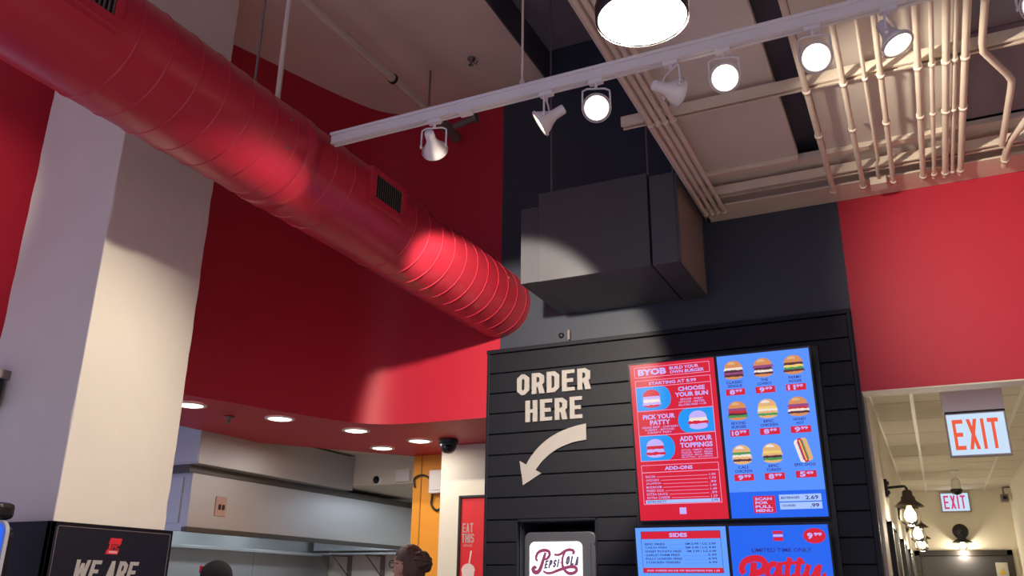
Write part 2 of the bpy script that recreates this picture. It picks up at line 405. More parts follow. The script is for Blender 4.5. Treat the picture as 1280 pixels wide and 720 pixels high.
# ================================================================== PLANK PANEL
pp = thing('plank_panel', 'charcoal shiplap plank panel with white order here lettering', 'wall panel', (-1.475, WY, 0))
PX0, PX1, PZ = -2.68, -.275, 3.075
MB().box(PX0+1.475+.01, -2.432+1.475, -.014, -.001, 0, PZ-.02).build('backing', M_groove, pp)
MB().box(-1.9+1.475, PX1+1.475-.01, -.014, -.001, 0, PZ-.02).build('backing', M_groove, pp)
MB().box(-2.432+1.475, -1.9+1.475, -.014, -.001, 1.925, PZ-.02).build('backing', M_groove, pp)
pitch = .1415; z = PZ; rows = []
while z > 0: rows.append((max(z-pitch, 0), z)); z -= pitch
segs = {}
def plank(x0, x1, z0, z1):
    k = (round(x0, 3), round(x1, 3), round(z1-z0, 3))
    if k not in segs:
        o = MB().bev(x0+1.475, x1+1.475, -.035, -.008, 0, z1-z0-.007, .003).build('plank', M_plank, pp); segs[k] = o.data
    else:
        o = bpy.data.objects.new('plank', segs[k]); COL.objects.link(o); o.parent = pp
    o.location = (0, random.uniform(-.0015, .0015), z0)
for i, (z0, z1) in enumerate(rows):
    if z1 > 1.98: spans = [(PX0+.02, PX1-.02)] 
    elif z0 < 1.925 < z1: spans = [(PX0+.02, -2.44), (-1.895, PX1-.02)]
    else: spans = [(PX0+.02, -2.44), (-1.895, PX1-.02)]
    for x0, x1 in spans: plank(x0, x1, z0, z1)
MB().bev(PX0+1.475-.004, PX1+1.475+.004, -.042, 0, PZ, PZ+.028, .003).build('cap_trim', M_plank, pp)
for x in (PX0, PX1-.02): MB().bev(x+1.475, x+1.475+.022, -.04, 0, 0, PZ, .003).build('corner_trim', M_plank, pp)
for x in (-2.445, -1.9): MB().bev(x+1.475, x+1.475+.013, -.04, 0, 0, 1.94, .002).build('alcove_trim', M_plank, pp)
MB().bev(-2.445+1.475, -1.887+1.475, -.04, 0, 1.925, 1.94, .002).build('alcove_trim', M_plank, pp)

# ORDER HERE lettering
sg = thing('order_here_sign', 'white raised block letters reading ORDER HERE over a curved arrow', 'sign', (0, WY-.036, 0))
def each(b, ch): b.build('letter', M_letter, sg)
block_word(None, 'ORDER', -2.442, -1.908, 2.758, 2.902, -.012, 0, t=.2, gap=.11, each=each)
block_word(None, 'HERE', -2.378, -1.968, 2.570, 2.716, -.012, 0, t=.2, gap=.11, each=each)
# arrow: quarter sweep from upper right to lower left
outer = []; inner = []
def bez(p0, p1, p2, k): return (p0[0]*(1-k)**2+2*p1[0]*k*(1-k)+p2[0]*k*k, p0[1]*(1-k)**2+2*p1[1]*k*(1-k)+p2[1]*k*k)
for i in range(15):
    k = i/14
    outer.append(bez((-1.944, 2.532), (-2.25, 2.50), (-2.372, 2.285), k)); inner.append(bez((-1.944, 2.427), (-2.18, 2.415), (-2.302, 2.250), k))
ab = MB()
for i in range(14): ab.prism([outer[i], outer[i+1], inner[i+1], inner[i]], -.012, 0)
ab.prism([(-2.418, 2.315), (-2.392, 2.155), (-2.262, 2.228)], -.0121, 0)
ab.build('arrow', M_letter, sg)

# ================================================================== MENU SCREENS
SW, SH = .529, .94
C_blue = scr('display_blue', (84, 144, 255)); C_blue2 = scr('display_light_blue', (98, 160, 255)); C_sky = scr('display_sky_blue', (24, 150, 245))
C_red = scr('display_red', (214, 20, 46)); C_pink = scr('display_pink_line', (246, 150, 196)); C_lil = scr('display_lilac_text', (196, 176, 252))
C_navy = scr('display_navy_text', (44, 30, 128)); C_pal = scr('display_pale', (166, 196, 255)); C_deep = scr('display_deep_blue', (26, 100, 240))
C_bun = scr('display_bun', (214, 140, 84)); C_bun2 = scr('display_pale_bun', (226, 176, 120)); C_meat = scr('display_meat', (86, 40, 46)); C_green = scr('display_green', (70, 150, 84))
C_cheese = scr('display_cheese', (240, 206, 110)); C_tom = scr('display_tomato', (200, 40, 52)); C_cream = scr('display_cream', (240, 226, 214)); C_onion = scr('display_onion', (150, 70, 130))
FOOD = [C_bun, C_bun2, C_meat, C_green, C_cheese, C_tom, C_cream, C_onion, C_red, C_lil, C_blue2]
def halfell(cx, cy, rx, ry, top=True, n=14, flat=.0):
    a0, a1 = (0, PI) if top else (PI, 2*PI)
    return [(cx+rx*math.cos(a0+(a1-a0)*i/n), cy+ry*math.sin(a0+(a1-a0)*i/n)) for i in range(n+1)]
def burger(parent, cx, cy, w, h, layers, bun=0, name='burger_picture', d=-.0035):
    """picture of a burger on a display: bun top, wavy layers, bun bottom"""
    b = MB(); rnd = random.Random(int(cx*1e4+cy*1e3))
    n = len(layers); lh = h*.46/n; y = cy-h*.5+h*.17
    b.add([(p[0], d, p[1]) for p in halfell(cx, cy-h*.5+h*.17, w*.44, h*.17, False)], [list(range(15))], bun)
    for i, L in enumerate(layers):
        ww = w*(.46+rnd.uniform(-.02, .05)); k = 12
        top = [(cx-ww+2*ww*j/k, y+lh*(1.0+rnd.uniform(.0, .45))) for j in range(k+1)]; bot = [(cx-ww+2*ww*j/k, y-lh*rnd.uniform(.0, .35)) for j in range(k+1)]
        top[0] = (top[0][0]+w*.02, y+lh*.5); top[-1] = (top[-1][0]-w*.02, y+lh*.5)
        v = [(p[0], d-.0003*(i+1), p[1]) for p in bot+top]
        b.add(v, [(j, j+1, k+2+j, k+1+j) for j in range(k)], L); y += lh
    b.add([(p[0], d-.0003*(n+1), p[1]) for p in halfell(cx, y-lh*.05, w*.43, cy+h*.5-y)], [list(range(15))], bun)
    b.add([(p[0], d-.0003*(n+2), p[1]) for p in halfell(cx-w*.08, y+(cy+h*.5-y)*.45, w*.2, (cy+h*.5-y)*.38)], [list(range(15))], 1 if bun == 0 else (6 if bun == 1 else bun))
    return b.build(name, FOOD, parent)
def menu(label, x0, z0, bg):
    """screen with origin at its bottom left; u right, v up, viewer at -Y"""
    t = thing('menu_screen', label, 'screen', (x0, 5.13, z0), (math.radians(7), 0, 0), 'menu screens on the plank wall')
    MB().bev(-.0085, SW+.0085, .002, .03, -.010, SH+.010, .004).build('housing', M_bezel, t)
    fb = MB(); fb.box(-.009, 0, -.004, .002, -.01, SH+.01); fb.box(SW, SW+.009, -.004, .002, -.01, SH+.01); fb.box(0, SW, -.004, .002, -.01, 0); fb.box(0, SW, -.004, .002, SH, SH+.01)
    fb.build('bezel', M_bezel, t)
    MB().box(0, SW, -.001, .002, 0, SH).build('display', bg, t)
    MB().box(SW/2-.12, SW/2+.12, .03, .075, SH*.45, SH*.85).build('wall_bracket', M_blackm, t)
    return t
def flat(parent, name, m, rects, d=-.0022):
    b = MB()
    for (u0, u1, v0, v1) in rects: b.add([(u0, d, v0), (u1, d, v0), (u1, d, v1), (u0, d, v1)], [(0, 1, 2, 3)])
    return b.build(name, m, parent)
def outline(b, u0, u1, v0, v1, t, d=-.0028):
    for a in ((u0, u1, v0, v0+t), (u0, u1, v1-t, v1), (u0, u0+t, v0, v1), (u1-t, u1, v0, v1)):
        b.add([(a[0], d, a[2]), (a[1], d, a[2]), (a[1], d, a[3]), (a[0], d, a[3])], [(0, 1, 2, 3)])
XL, XR, ZU, ZLO = -1.583, -1.037, 1.908, .925
# backing board
tag(MB().bev(-1.62, -.47, 5.175, 5.1985, .88, 2.89, .004).build('menu_backing_board', M_blackm), 'black board behind the four menu screens', 'board')
# -- screen 1: red build-your-own board (pixel-like coordinates: u 0..1, v 0..1 from the top)
VMAP = None
def vm(v):
    if VMAP is None: return v
    for (a, b), (c, d) in zip(VMAP, VMAP[1:]):
        if v <= c: return b+(v-a)*(d-b)/(c-a)
    return v
def UV(u0, u1, v0, v1): return (u0*SW, u1*SW, (1-vm(v1))*SH, (1-vm(v0))*SH)
VMAP = [(0, 0), (.045, .02), (.135, .09), (.155, .108), (.208, .15), (.375, .308), (.53, .466), (.685, .632), (.725, .655), (.775, .70), (.945, .902), (1, 1)]
m1 = menu('red menu screen headed BYOB, upper left of the four', XL, ZU, C_red)
ln = MB(); outline(ln, *UV(.055, .945, .045, .135), .0035); outline(ln, *UV(.055, .945, .155, .685), .0035); outline(ln, *UV(.055, .945, .725, .945), .0035)
for v in (.208, .375, .53): 
    a = UV(.055, .945, v, v+.004); ln.add([(a[0], -.0026, a[2]), (a[1], -.0026, a[2]), (a[1], -.0026, a[3]), (a[0], -.0026, a[3])], [(0, 1, 2, 3)])
a = UV(.055, .945, .775, .779); ln.add([(a[0], -.0026, a[2]), (a[1], -.0026, a[2]), (a[1], -.0026, a[3]), (a[0], -.0026, a[3])], [(0, 1, 2, 3)])
ln.build('frame_lines', C_pink, m1)
def dpanel(side, v0, v1):
    u0, u1, z0, z1 = UV(.06, .47, v0, v1); r = (z1-z0)/2; b = MB()
    pts = [(u0, z0), (u1-r*.8, z0)]+[(u1-r*.8+r*.8*math.cos(-PI/2+PI*i/12), (z0+z1)/2+r*math.sin(-PI/2+PI*i/12)) for i in range(1, 12)]+[(u1-r*.8, z1), (u0, z1)]
    if side: pts = [(SW-p[0], p[1]) for p in pts][::-1]
    b.add([(p[0], -.0024, p[1]) for p in pts], [list(range(len(pts)))]); b.build('blue_panel', C_sky, m1)
for i, (v0, v1, sd) in enumerate(((.212, .373, 0), (.379, .528, 1), (.534, .683, 0))):
    dpanel(sd, v0, v1)
    cx = SW*(.24 if not sd else .76); cz = SH*(1-(vm(v0)+vm(v1))/2)
    lay = ([9, 6, 9], [9, 8, 6], [8, 9, 8])[i]
    burger(m1, cx, cz, .125, .112, lay, (8, 9, 9)[i], d=-.003)
tx = MB()
def T(txt, u0, u1, v0, v1, bold=.03, b=None): put_text(b or tx, txt, *UV(u0, u1, v0, v1), -.0032, bold)
T('BYOB', .10, .44, .062, .118, .05); T('BUILD YOUR', .48, .82, .06, .087); T('OWN BURGER', .48, .88, .094, .121)
T('STARTING AT 8.99', .22, .78, .172, .198); T('CHOOSE', .56, .87, .228, .258, .04); T('YOUR BUN', .52, .90, .266, .296, .04)
T('PICK YOUR', .12, .50, .40, .430, .04); T('PATTY', .20, .44, .437, .467, .04); T('ADD YOUR', .53, .90, .548, .578, .04); T('TOPPINGS', .53, .90, .586, .616, .04); T('ADD-ONS', .33, .65, .739, .765, .04)
for i, (s_, a, b_) in enumerate((('BRIOCHE - WHEAT', .58, .84), ('LETTUCE - PRETZEL', .56, .86), ('GLUTEN FREE +1.49', .55, .87))): T(s_, a, b_, .308+i*.019, .321+i*.019, .01)
for i, s_ in enumerate(('GRASS BEEF - CHICKEN', 'TURKEY - BEYOND', 'CRISPY FISH')): T(s_, .10+.03*i, .52-.04*i, .475+i*.017, .487+i*.017, .01)
for i, s_ in enumerate(('LETTUCE - TOMATO - ONION', 'PICKLES - SLAW - RELISH', 'KETCHUP - MAYO - PEPPER', 'MUSTARD - JALAPENO')): T(s_, .54, .89, .625+i*.014, .635+i*.014, .01)
rows_ = (('BACON', '1.99'), ('AVOCADO', '1.99'), ('JALAPENO', '.99'), ('MUSHROOM', '1.49'), ('FRIED EGG', '1.49'), ('EXTRA SAUCE', '.99'), ('EXTRA CHEESE', '1.29'))
for i, (a, p) in enumerate(rows_):
    T(a, .10, .10+.022*len(a), .793+i*.0185, .805+i*.0185, .01); T(p, .83, .90, .793+i*.0185, .805+i*.0185, .01)
tx.build('lettering', C_lil, m1)
flat(m1, 'price_lines', C_pink, [UV(.10+.022*len(a)+.02, .81, .800+i*.0185, .8025+i*.0185) for i, (a, p) in enumerate(rows_)])
flat(m1, 'highlight_bar', C_pal, [UV(.08, .92, .922-.0, .940)], -.0029)
b = MB(); T('EXTRA PATTY', .10, .32, .925, .937, .01, b); T('2.99', .83, .90, .925, .937, .01, b); b.build('dark_lettering', C_navy, m1)
b = MB(); b.add([(SW*.5-.02, -.0025, SH*.035), (SW*.5+.02, -.0025, SH*.035), (SW*.5+.02, -.0025, SH*.075), (SW*.5-.02, -.0025, SH*.075)], [(0, 1, 2, 3)]); b.build('logo', C_lil, m1)

# -- screen 2: blue burger grid
VMAP = None
m2 = menu('blue menu screen with nine pictures of burgers and a hot dog', XR, ZU, C_blue)
cols = (.175, .5, .825); rws = (.095, .350, .620)
items = [[('CLASSIC', 'SINGLE', '8', '99', [2, 7, 2, 6], 0), ('THE', 'COWBOY', '9', '99', [2, 6, 2, 7], 0), ('FARM+', 'HOUSE', '11', '99', [2, 3, 4, 2], 0)],
         [('BEYOND', 'BURGER', '10', '99', [3, 2, 5, 7], 0), ('EPIC', 'CHICKEN', '8', '99', [3, 1, 6, 4], 1), ('HONEY', 'HOT', '9', '99', [2, 6, 5, 7], 0)],
         [('CALI', 'CHICKEN', '9', '99', [2, 1, 6, 3], 1), ('EPIC', 'TURKEY', '8', '99', [3, 2, 1, 4], 1), ('EPIC DOG', '', '5', '49', None, 1)]]
tx = MB(); pt = MB(); tags = []
for r in range(3):
    for c in range(3):
        a, b_, p1, p2, lay, bun = items[r][c]; u = cols[c]; v = rws[r]+.0
        cx = u*SW; cz = SH*(1-v)
        if lay: burger(m2, cx, cz, .120, .112, lay, bun)
        else:
            b = MB(); Mx = Matrix.Translation((cx, 0, cz+.008)) @ Matrix.Rotation(math.radians(-14), 4, 'Y')
            def capsule(w_, h_, dx, d, m_, g_=1.08):
                w_ *= g_; h_ *= g_; dx *= g_
                b.add([Mx @ Vector((dx+w_*math.cos(q)*.5, d, (h_/2-w_*.5)*(1 if math.sin(q) >= 0 else -1)+w_*.5*math.sin(q))) for q in [2*PI*i/20 for i in range(20)]], [list(range(20))], m_)
            capsule(.036, .122, -.016, -.003, 6); capsule(.036, .122, .016, -.0031, 1); capsule(.022, .128, -.002, -.0034, 5)
            capsule(.006, .11, -.002, -.0037, 4); capsule(.007, .10, .010, -.0036, 3); capsule(.006, .10, -.014, -.0036, 7)
            b.build('hot_dog_picture', FOOD, m2)
        def tw(s_): return .0265*len(s_)
        v2 = v+.068
        T(a, u-tw(a)/2, u+tw(a)/2, v2, v2+.017, .02)
        if b_: T(b_, u-tw(b_)/2, u+tw(b_)/2, v2+.023, v2+.040, .02)
        v3 = v2+(.05 if b_ else .045); tags.append(UV(u-.105, u+.105, v3, v3+.040))
        T(p1, u-.065+(.0 if len(p1) == 1 else -.02), u-.005, v3+.005, v3+.035, .04, pt); T(p2, u+.0, u+.075, v3+.005, v3+.022, .04, pt)
tx.build('lettering', C_navy, m2); [flat(m2, 'price_tag', C_red, [q_]) for q_ in tags]; pt.build('price_lettering', C_lil, m2)
flat(m2, 'footer_band', C_deep, [UV(0, 1, .845, 1)], -.0018)
flat(m2, 'scan_panel', C_red, [UV(.245, .475, .872, .972)]); [flat(m2, 'price_strip', C_pal, [q_]) for q_ in (UV(.52, .95, .868, .908), UV(.52, .95, .914, .954))]
b = MB()
for i, s_ in enumerate(('SCAN', 'FOR', 'FULL', 'MENU')): put_text(b, s_, *UV(.265, .265+.042*len(s_)+.01, .880+i*.023, .897+i*.023), -.0032, .04)
b.build('scan_lettering', C_lil, m2)
b = MB(); T('BEVERAGES', .54, .73, .880, .893, .02, b); T('2.69', .79, .92, .877, .900, .02, b); T('COOKIES', .54, .68, .926, .939, .02, b); T('.99', .83, .92, .923, .946, .02, b); b.build('footer_lettering', C_navy, m2)

# -- screen 3: sides list (upper part in view)
m3 = menu('light blue menu screen listing SIDES and fries, lower left', XL, ZLO, C_blue2)
flat(m3, 'header_bar', C_red, [UV(.06, .94, .022, .068)]); flat(m3, 'note_bar', C_red, [UV(.06, .94, .238, .268)]); [flat(m3, 'lower_bar', C_red, [q_]) for q_ in (UV(.06, .47, .293, .335), UV(.53, .94, .293, .335))]
b = MB(); outline(b, *UV(.06, .94, .022, .268), .002); b.build('frame_lines', C_navy, m3)
b = MB(); put_text(b, 'SIDES', *UV(.38, .58, .033, .058), -.0032, .04); put_text(b, 'ADD CHEESE SAUCE OR SEASONING FOR 1.29', *UV(.10, .90, .248, .259), -.0032, .02); put_text(b, 'DRINKS', *UV(.14, .38, .302, .326), -.0032, .04); put_text(b, 'SAUCE', *UV(.57, .78, .302, .326), -.0032, .04); b.build('pale_lettering', C_lil, m3)
b = MB(); dots = []
for i, (s_, p, e) in enumerate((('EPIC FRIES', 'SM 2.99 / LG 3.99', .33), ('CAJUN FRIES', 'SM 3.49 / LG 4.49', .33), ('SWEET POTATO FRIES', 'SM 3.99 / LG 5.49', .32), ('GARLIC PARM FRIES', '5.99', .09), ('FULLY LOADED FRIES', '6.99', .09), ('3 CHICKEN TENDERS', '6.99', .09))):
    v = .092+i*.0215; put_text(b, s_, *UV(.10, .10+.0225*len(s_), v, v+.0125), -.0032, .02); put_text(b, p, *UV(.88-e, .88, v, v+.0125), -.0032, .02)
    dots.append(UV(.10+.0225*len(s_)+.03, .88-e-.02, v+.011, v+.0122))
b.build('lettering', C_navy, m3); flat(m3, 'dotted_lines', C_deep, dots)
# -- screen 4: limited time only
m4 = menu('deep blue menu screen with red script PATTY, lower right', XR, ZLO, C_deep)
b = MB(); put_text(b, 'LIMITED TIME ONLY', *UV(.22, .82, .128, .150), -.0032, .01); b.build('lettering', C_navy, m4)
flat(m4, 'logo_mark', C_red, [UV(.45, .55, .032, .048), UV(.45, .55, .068, .088)]); flat(m4, 'logo_band', C_lil, [UV(.45, .55, .052, .064)])
b = MB(); cx, cz = SW*.86, SH*.938
b.add([(cx+.058*math.cos(2*PI*i/28), -.0025, cz+.040*math.sin(2*PI*i/28)) for i in range(28)], [list(range(28))]); b.build('price_badge', C_red, m4)
b = MB(); put_text(b, '9', *UV(.79, .845, .045, .08), -.0032, .05); put_text(b, '99', *UV(.855, .935, .045, .063), -.0032, .05); b.build('badge_lettering', C_lil, m4)
def smooth(p, it=2):
    for _ in range(it): p = chaikin(p)
    return p
def script_strokes(parent, name, strokes, m, d, Mfn, taper=True):
    b = MB(); k = 0
    for pts, wd in strokes:
        sp = smooth(pts); n_ = len(sp)
        ww = [wd*(1 if not taper else (.55+.45*math.sin(PI*min(1, max(0, i/(n_-1)))))) for i in range(n_)]
        for q in stroke(sp, ww):
            b.add([(*[Mfn(*p)[0]], d-.00002*k, Mfn(*p)[1]) for p in q], [(0, 1, 2, 3)]); k += 1
    return b.build(name, m, parent)
# traced in the 1280x640 view of the screen's upper part
def P4(x, y): 
    sy = (y-130)/8; sx = (x-180-.085*(y-130))/8
    return sx/119*SW*.985, SH-sy/205*SH*1.03
PT = [([(330, 560), (300, 520), (330, 450), (420, 420), (510, 430), (545, 480), (510, 545), (430, 555)], 44), ([(430, 460), (420, 540), (400, 640), (380, 700), (330, 690), (320, 640), (360, 620)], 48),
      ([(650, 480), (600, 470), (560, 520), (560, 580), (600, 610), (650, 560), (680, 480)], 38), ([(685, 460), (670, 540), (690, 600), (740, 590)], 40),
      ([(780, 420), (750, 520), (750, 590), (790, 605), (830, 570)], 38), ([(700, 470), (780, 466), (860, 462), (920, 462)], 22), ([(880, 420), (850, 520), (850, 590), (890, 605), (930, 560)], 38),
      ([(960, 480), (930, 550), (950, 605), (1000, 590), (1040, 500)], 36), ([(1060, 480), (1040, 560), (1020, 640), (960, 700), (920, 690)], 36), ([(1030, 610), (1080, 590), (1112, 555)], 20)]
script_strokes(m4, 'script_lettering', [(a, b*1.35) for a, b in PT], C_red, -.003, lambda x, y: P4(x, y), taper=False)
for i in m4.children:
    if i.name.startswith('script_lettering'):
        for v in i.data.vertices: v.co.x = min(max(v.co.x, .01), SW-.01)

# ================================================================== DRINKS MACHINE IN THE ALCOVE
dm = thing('drinks_dispenser', 'grey drinks machine in the alcove with a lit Pepsi-Cola sign', 'drinks machine', (-2.175, WY+.06, 0))
def rrect(u0, u1, v0, v1, r, n=6, corners=(1, 1, 1, 1)):
    pts = []
    for (cx, cy, a0, k) in ((u1-r, v0+r, -PI/2, corners[0]), (u1-r, v1-r, 0, corners[1]), (u0+r, v1-r, PI/2, corners[2]), (u0+r, v0+r, PI, corners[3])):
        if not k: pts.append((cx+r*(1 if a0 in (-PI/2, 0) else -1), cy+r*(1 if a0 in (0, PI/2) else -1))); continue
        pts += [(cx+r*math.cos(a0+PI/2*i/n), cy+r*math.sin(a0+PI/2*i/n)) for i in range(n+1)]
    return pts
mb = MB(); mb.prism(rrect(-.255, .245, .05, 1.868, .045, corners=(0, 1, 1, 0)), 0, .5)
o = mb.build('cabinet', M_grey, dm)
bv = o.modifiers.new('b', 'BEVEL'); bv.width = .012; bv.segments = 3; bv.limit_method = 'ANGLE'; bv.angle_limit = math.radians(50)
MB().box(-.24, .23, .03, .48, 0, .05).build('plinth', M_blackm, dm)
MB().prism(rrect(-.212, .152, 1.47, 1.803, .035), -.008, .002).build('sign_panel', mat('lit_sign_panel', (240, 240, 240), .4, emit=(244, 242, 242), es=1), dm)
MB().bev(.185, .21, -.006, .004, .6, 1.8, .004).build('door_edge', M_grey, dm)
MB().bev(-.19, .13, -.03, .002, .95, 1.25, .01).build('nozzle_panel', M_blackm, dm)
MB().bev(-.19, .13, -.09, .0, .82, .86, .006).build('drip_tray', M_steel_d, dm)
MB().box(.232, .246, -.003, .02, 1.78, 1.79).build('latch', M_blackm, dm)
def PL(x, y): return (-.212+(x-190)/605*.364, 1.803-(y-330)/605*.364)
C_pep = scr('logo_maroon', (150, 60, 100)); C_pep2 = scr('logo_slate', (92, 74, 110))
PS = [([(378, 440), (352, 515), (322, 600), (290, 645), (245, 640), (228, 605), (255, 585), (268, 605)], 34), ([(285, 528), (262, 500), (285, 440), (345, 415), (415, 420), (432, 462), (400, 505), (365, 510)], 26),
      ([(478, 462), (540, 468), (600, 425), (660, 410), (705, 425), (705, 452), (684, 448)], 24), ([(612, 425), (578, 480), (568, 545), (585, 605), (630, 650), (690, 655), (738, 625), (725, 588), (660, 583), (590, 600), (520, 622), (450, 648), (395, 652), (352, 628)], 26)]
script_strokes(dm, 'logo_script', [(a, b*1.3) for a, b in PS], C_pep, -.010, PL)
b = MB()
def small_word(txt, x0, y0, x1, y1, dy):
    bb = MB(); block_word(bb, txt, 0, 1, 0, 1, -.0098, -.0094, t=.25, gap=.14)
    p0 = PL(x0, y0); p1 = PL(x1, y1)
    for v in bb.v:
        u = v[0]; h = v[2]; b.v.append((p0[0]+u*(p1[0]-p0[0])+h*.012, v[1], p0[1]+h*(p1[1]-p0[1])+u*dy))
    off = len(b.v)-len(bb.v)
    b.f += [[off+i for i in f] for f in bb.f]; b.m += bb.m; b.sm += bb.sm
small_word('EPSI', 360, 606, 522, 522, .010); small_word('OLA', 605, 564, 748, 474, -.006)
q = PL(545, 542); b.box(q[0]-.004, q[0]+.004, -.0099, -.0094, q[1]-.004, q[1]+.004)
b.build('logo_capitals', C_pep2, dm)

# ================================================================== RED SPIRAL DUCT
DX, DZ, DR = -2.605, 3.44, .24
du = thing('spiral_duct', 'large red spiral ventilation duct running across the upper left', 'duct', (DX, WY, DZ))
N = 64
mb = MB(); vs2 = []; fs2 = []
yy = [-6.2+.2*i for i in range(39)]; yy = [y for y in yy if y < 0]+[0.0]
for y in yy:
    for j in range(N): a = 2*PI*j/N; vs2.append((DR*math.cos(a), y, DR*math.sin(a)))
mb.add(vs2, [(i*N+j, (i+1)*N+j, (i+1)*N+(j+1) % N, i*N+(j+1) % N) for i in range(len(yy)-1) for j in range(N)], 0, True)
mb.build('duct_tube', M_ductred, du)
# raised lock seams
ring = MB(); rv = []
for j in range(N):
    a = 2*PI*j/N
    for rr, dy in ((DR-.001, -.006), (DR+.0036, -.0022), (DR+.0036, .0022), (DR-.001, .006)): rv.append((rr*math.cos(a), dy+.012*math.sin(a), rr*math.sin(a)))
ring.add(rv, [(j*4+k, ((j+1) % N)*4+k, ((j+1) % N)*4+k+1, j*4+k+1) for j in range(N) for k in range(3)], 0, True)
s0 = None; y = -.07; i = 0
while y > -6.1:
    wy = WY+y
    if not (3.2 < wy < 3.58 or 1.30 < wy < 1.72):
        if s0 is None: s0 = ring.build('lock_seam', M_ductred, du); oo = s0
        else: oo = bpy.data.objects.new('lock_seam', s0.data); COL.objects.link(oo); oo.parent = du
        oo.location = (0, y, 0)
    y -= .147
# coupling sleeves
for wy in (2.79, -.3):
    MB().lathe([(DR+.001, -.05), (DR+.006, -.046), (DR+.006, .046), (DR+.001, .05)], N, M=Matrix.Rotation(PI/2, 4, 'X')).build('coupling_sleeve', M_ductred, du, (0, wy-WY, 0))
sb = MB()
for wy, a in ((2.62, .25), (2.62, -.35), (2.96, .4), (2.96, -.2), (4.9, .3)):
    p = Vector((DX+(DR)*math.cos(a), wy, DZ+DR*math.sin(a)))-Vector((DX, WY, DZ)); sb.lathe([(.008, 0), (.006, .004), (.0, .005)], 8, M=dirM(p, (math.cos(a), 0, math.sin(a))))
sb.build('screws', M_galv, du)
def grille(yc, zc):
    L, Hh = .325, .205
    g = MB(); x0, x1 = DR-.035, DR+.016
    for (a, b_, c, d_) in ((-L/2, L/2, -Hh/2, -Hh/2+.045), (-L/2, L/2, Hh/2-.03, Hh/2), (-L/2, -L/2+.045, -Hh/2+.045, Hh/2-.03), (L/2-.035, L/2, -Hh/2+.045, Hh/2-.03)):
        g.bev(x0, x1, yc-WY+a, yc-WY+b_, zc-DZ+c, zc-DZ+d_, .003)
    f = g.build('air_grille', M_ductred, du)
    MB().box(DR-.004, DR+.003, yc-WY-L/2+.045, yc-WY+L/2-.035, zc-DZ-Hh/2+.045, zc-DZ+Hh/2-.03).build('grille_void', mat('grille_dark', (14, 12, 14), .8), f)
    for k in range(13):
        yk = yc-WY-L/2+.055+k*.0192
        MB().box(-.001, .001, -.006, .006, zc-DZ-Hh/2+.045, zc-DZ+Hh/2-.03, M=Matrix.Translation((DR+.008, yk, 0)) @ Matrix.Rotation(.6, 4, 'Z')).build('louvre', M_galv, f)
grille(3.392, 3.457); grille(1.525, 3.445)
# duct hangers
for wy, dx, r, lab, nm in ((2.60, .0, .006, 'thin dark rod holding the red duct from the tan ceiling', 0), (2.74, .02, .013, 'thicker pale hanger pipe beside the thin rod above duct', 1)):
    b = MB(); b.tube([(0, 0, 0), (0, 0, ZT-DZ-DR+.005)], r, 10); b.lathe([(.03, 0), (.03, .006), (r, .012)], 16, M=Matrix.Translation((0, 0, -.0)))
    tag(b.build('duct_hanger', M_pipe if nm else M_galv, loc=(DX+dx, wy, DZ+DR-.002)), lab, 'hanger rod')

# ================================================================== TRACK LIGHTING
TY, TZ = 2.86, 3.50
tr = thing('lighting_track', 'long white lighting track carrying spot heads under the ceiling', 'lighting track', (0, TY, TZ))
mb = MB(); mb.bev(-2.32, 1.6, -.02, .02, -.016, .02, .003); mb.box(-2.32, 1.6, -.02, -.006, -.022, -.016); mb.box(-2.32, 1.6, .006, .02, -.022, -.016)
mb.build('rail', M_track, tr)
mb = MB(); mb.bev(-2.325, 1.6, -.028, .028, .02, .034, .003); mb.build('top_channel', M_track, tr)
for x, zt, r in ((-1.335, ZD, .0055), (.0, 3.9, .005), (1.2, 3.9, .005)):
    mb = MB(); mb.tube([(x, 0, .034), (x, 0, zt-TZ)], r, 8); mb.lathe([(.012, 0), (.012, .03), (r, .04)], 10, M=Matrix.Translation((x, 0, .034))); mb.build('hanger_rod', M_pipe, tr)
mb = MB(); mb.bev(-1.64, -1.58, -.024, .024, -.03, .036, .003); mb.build('joiner', M_track, tr)
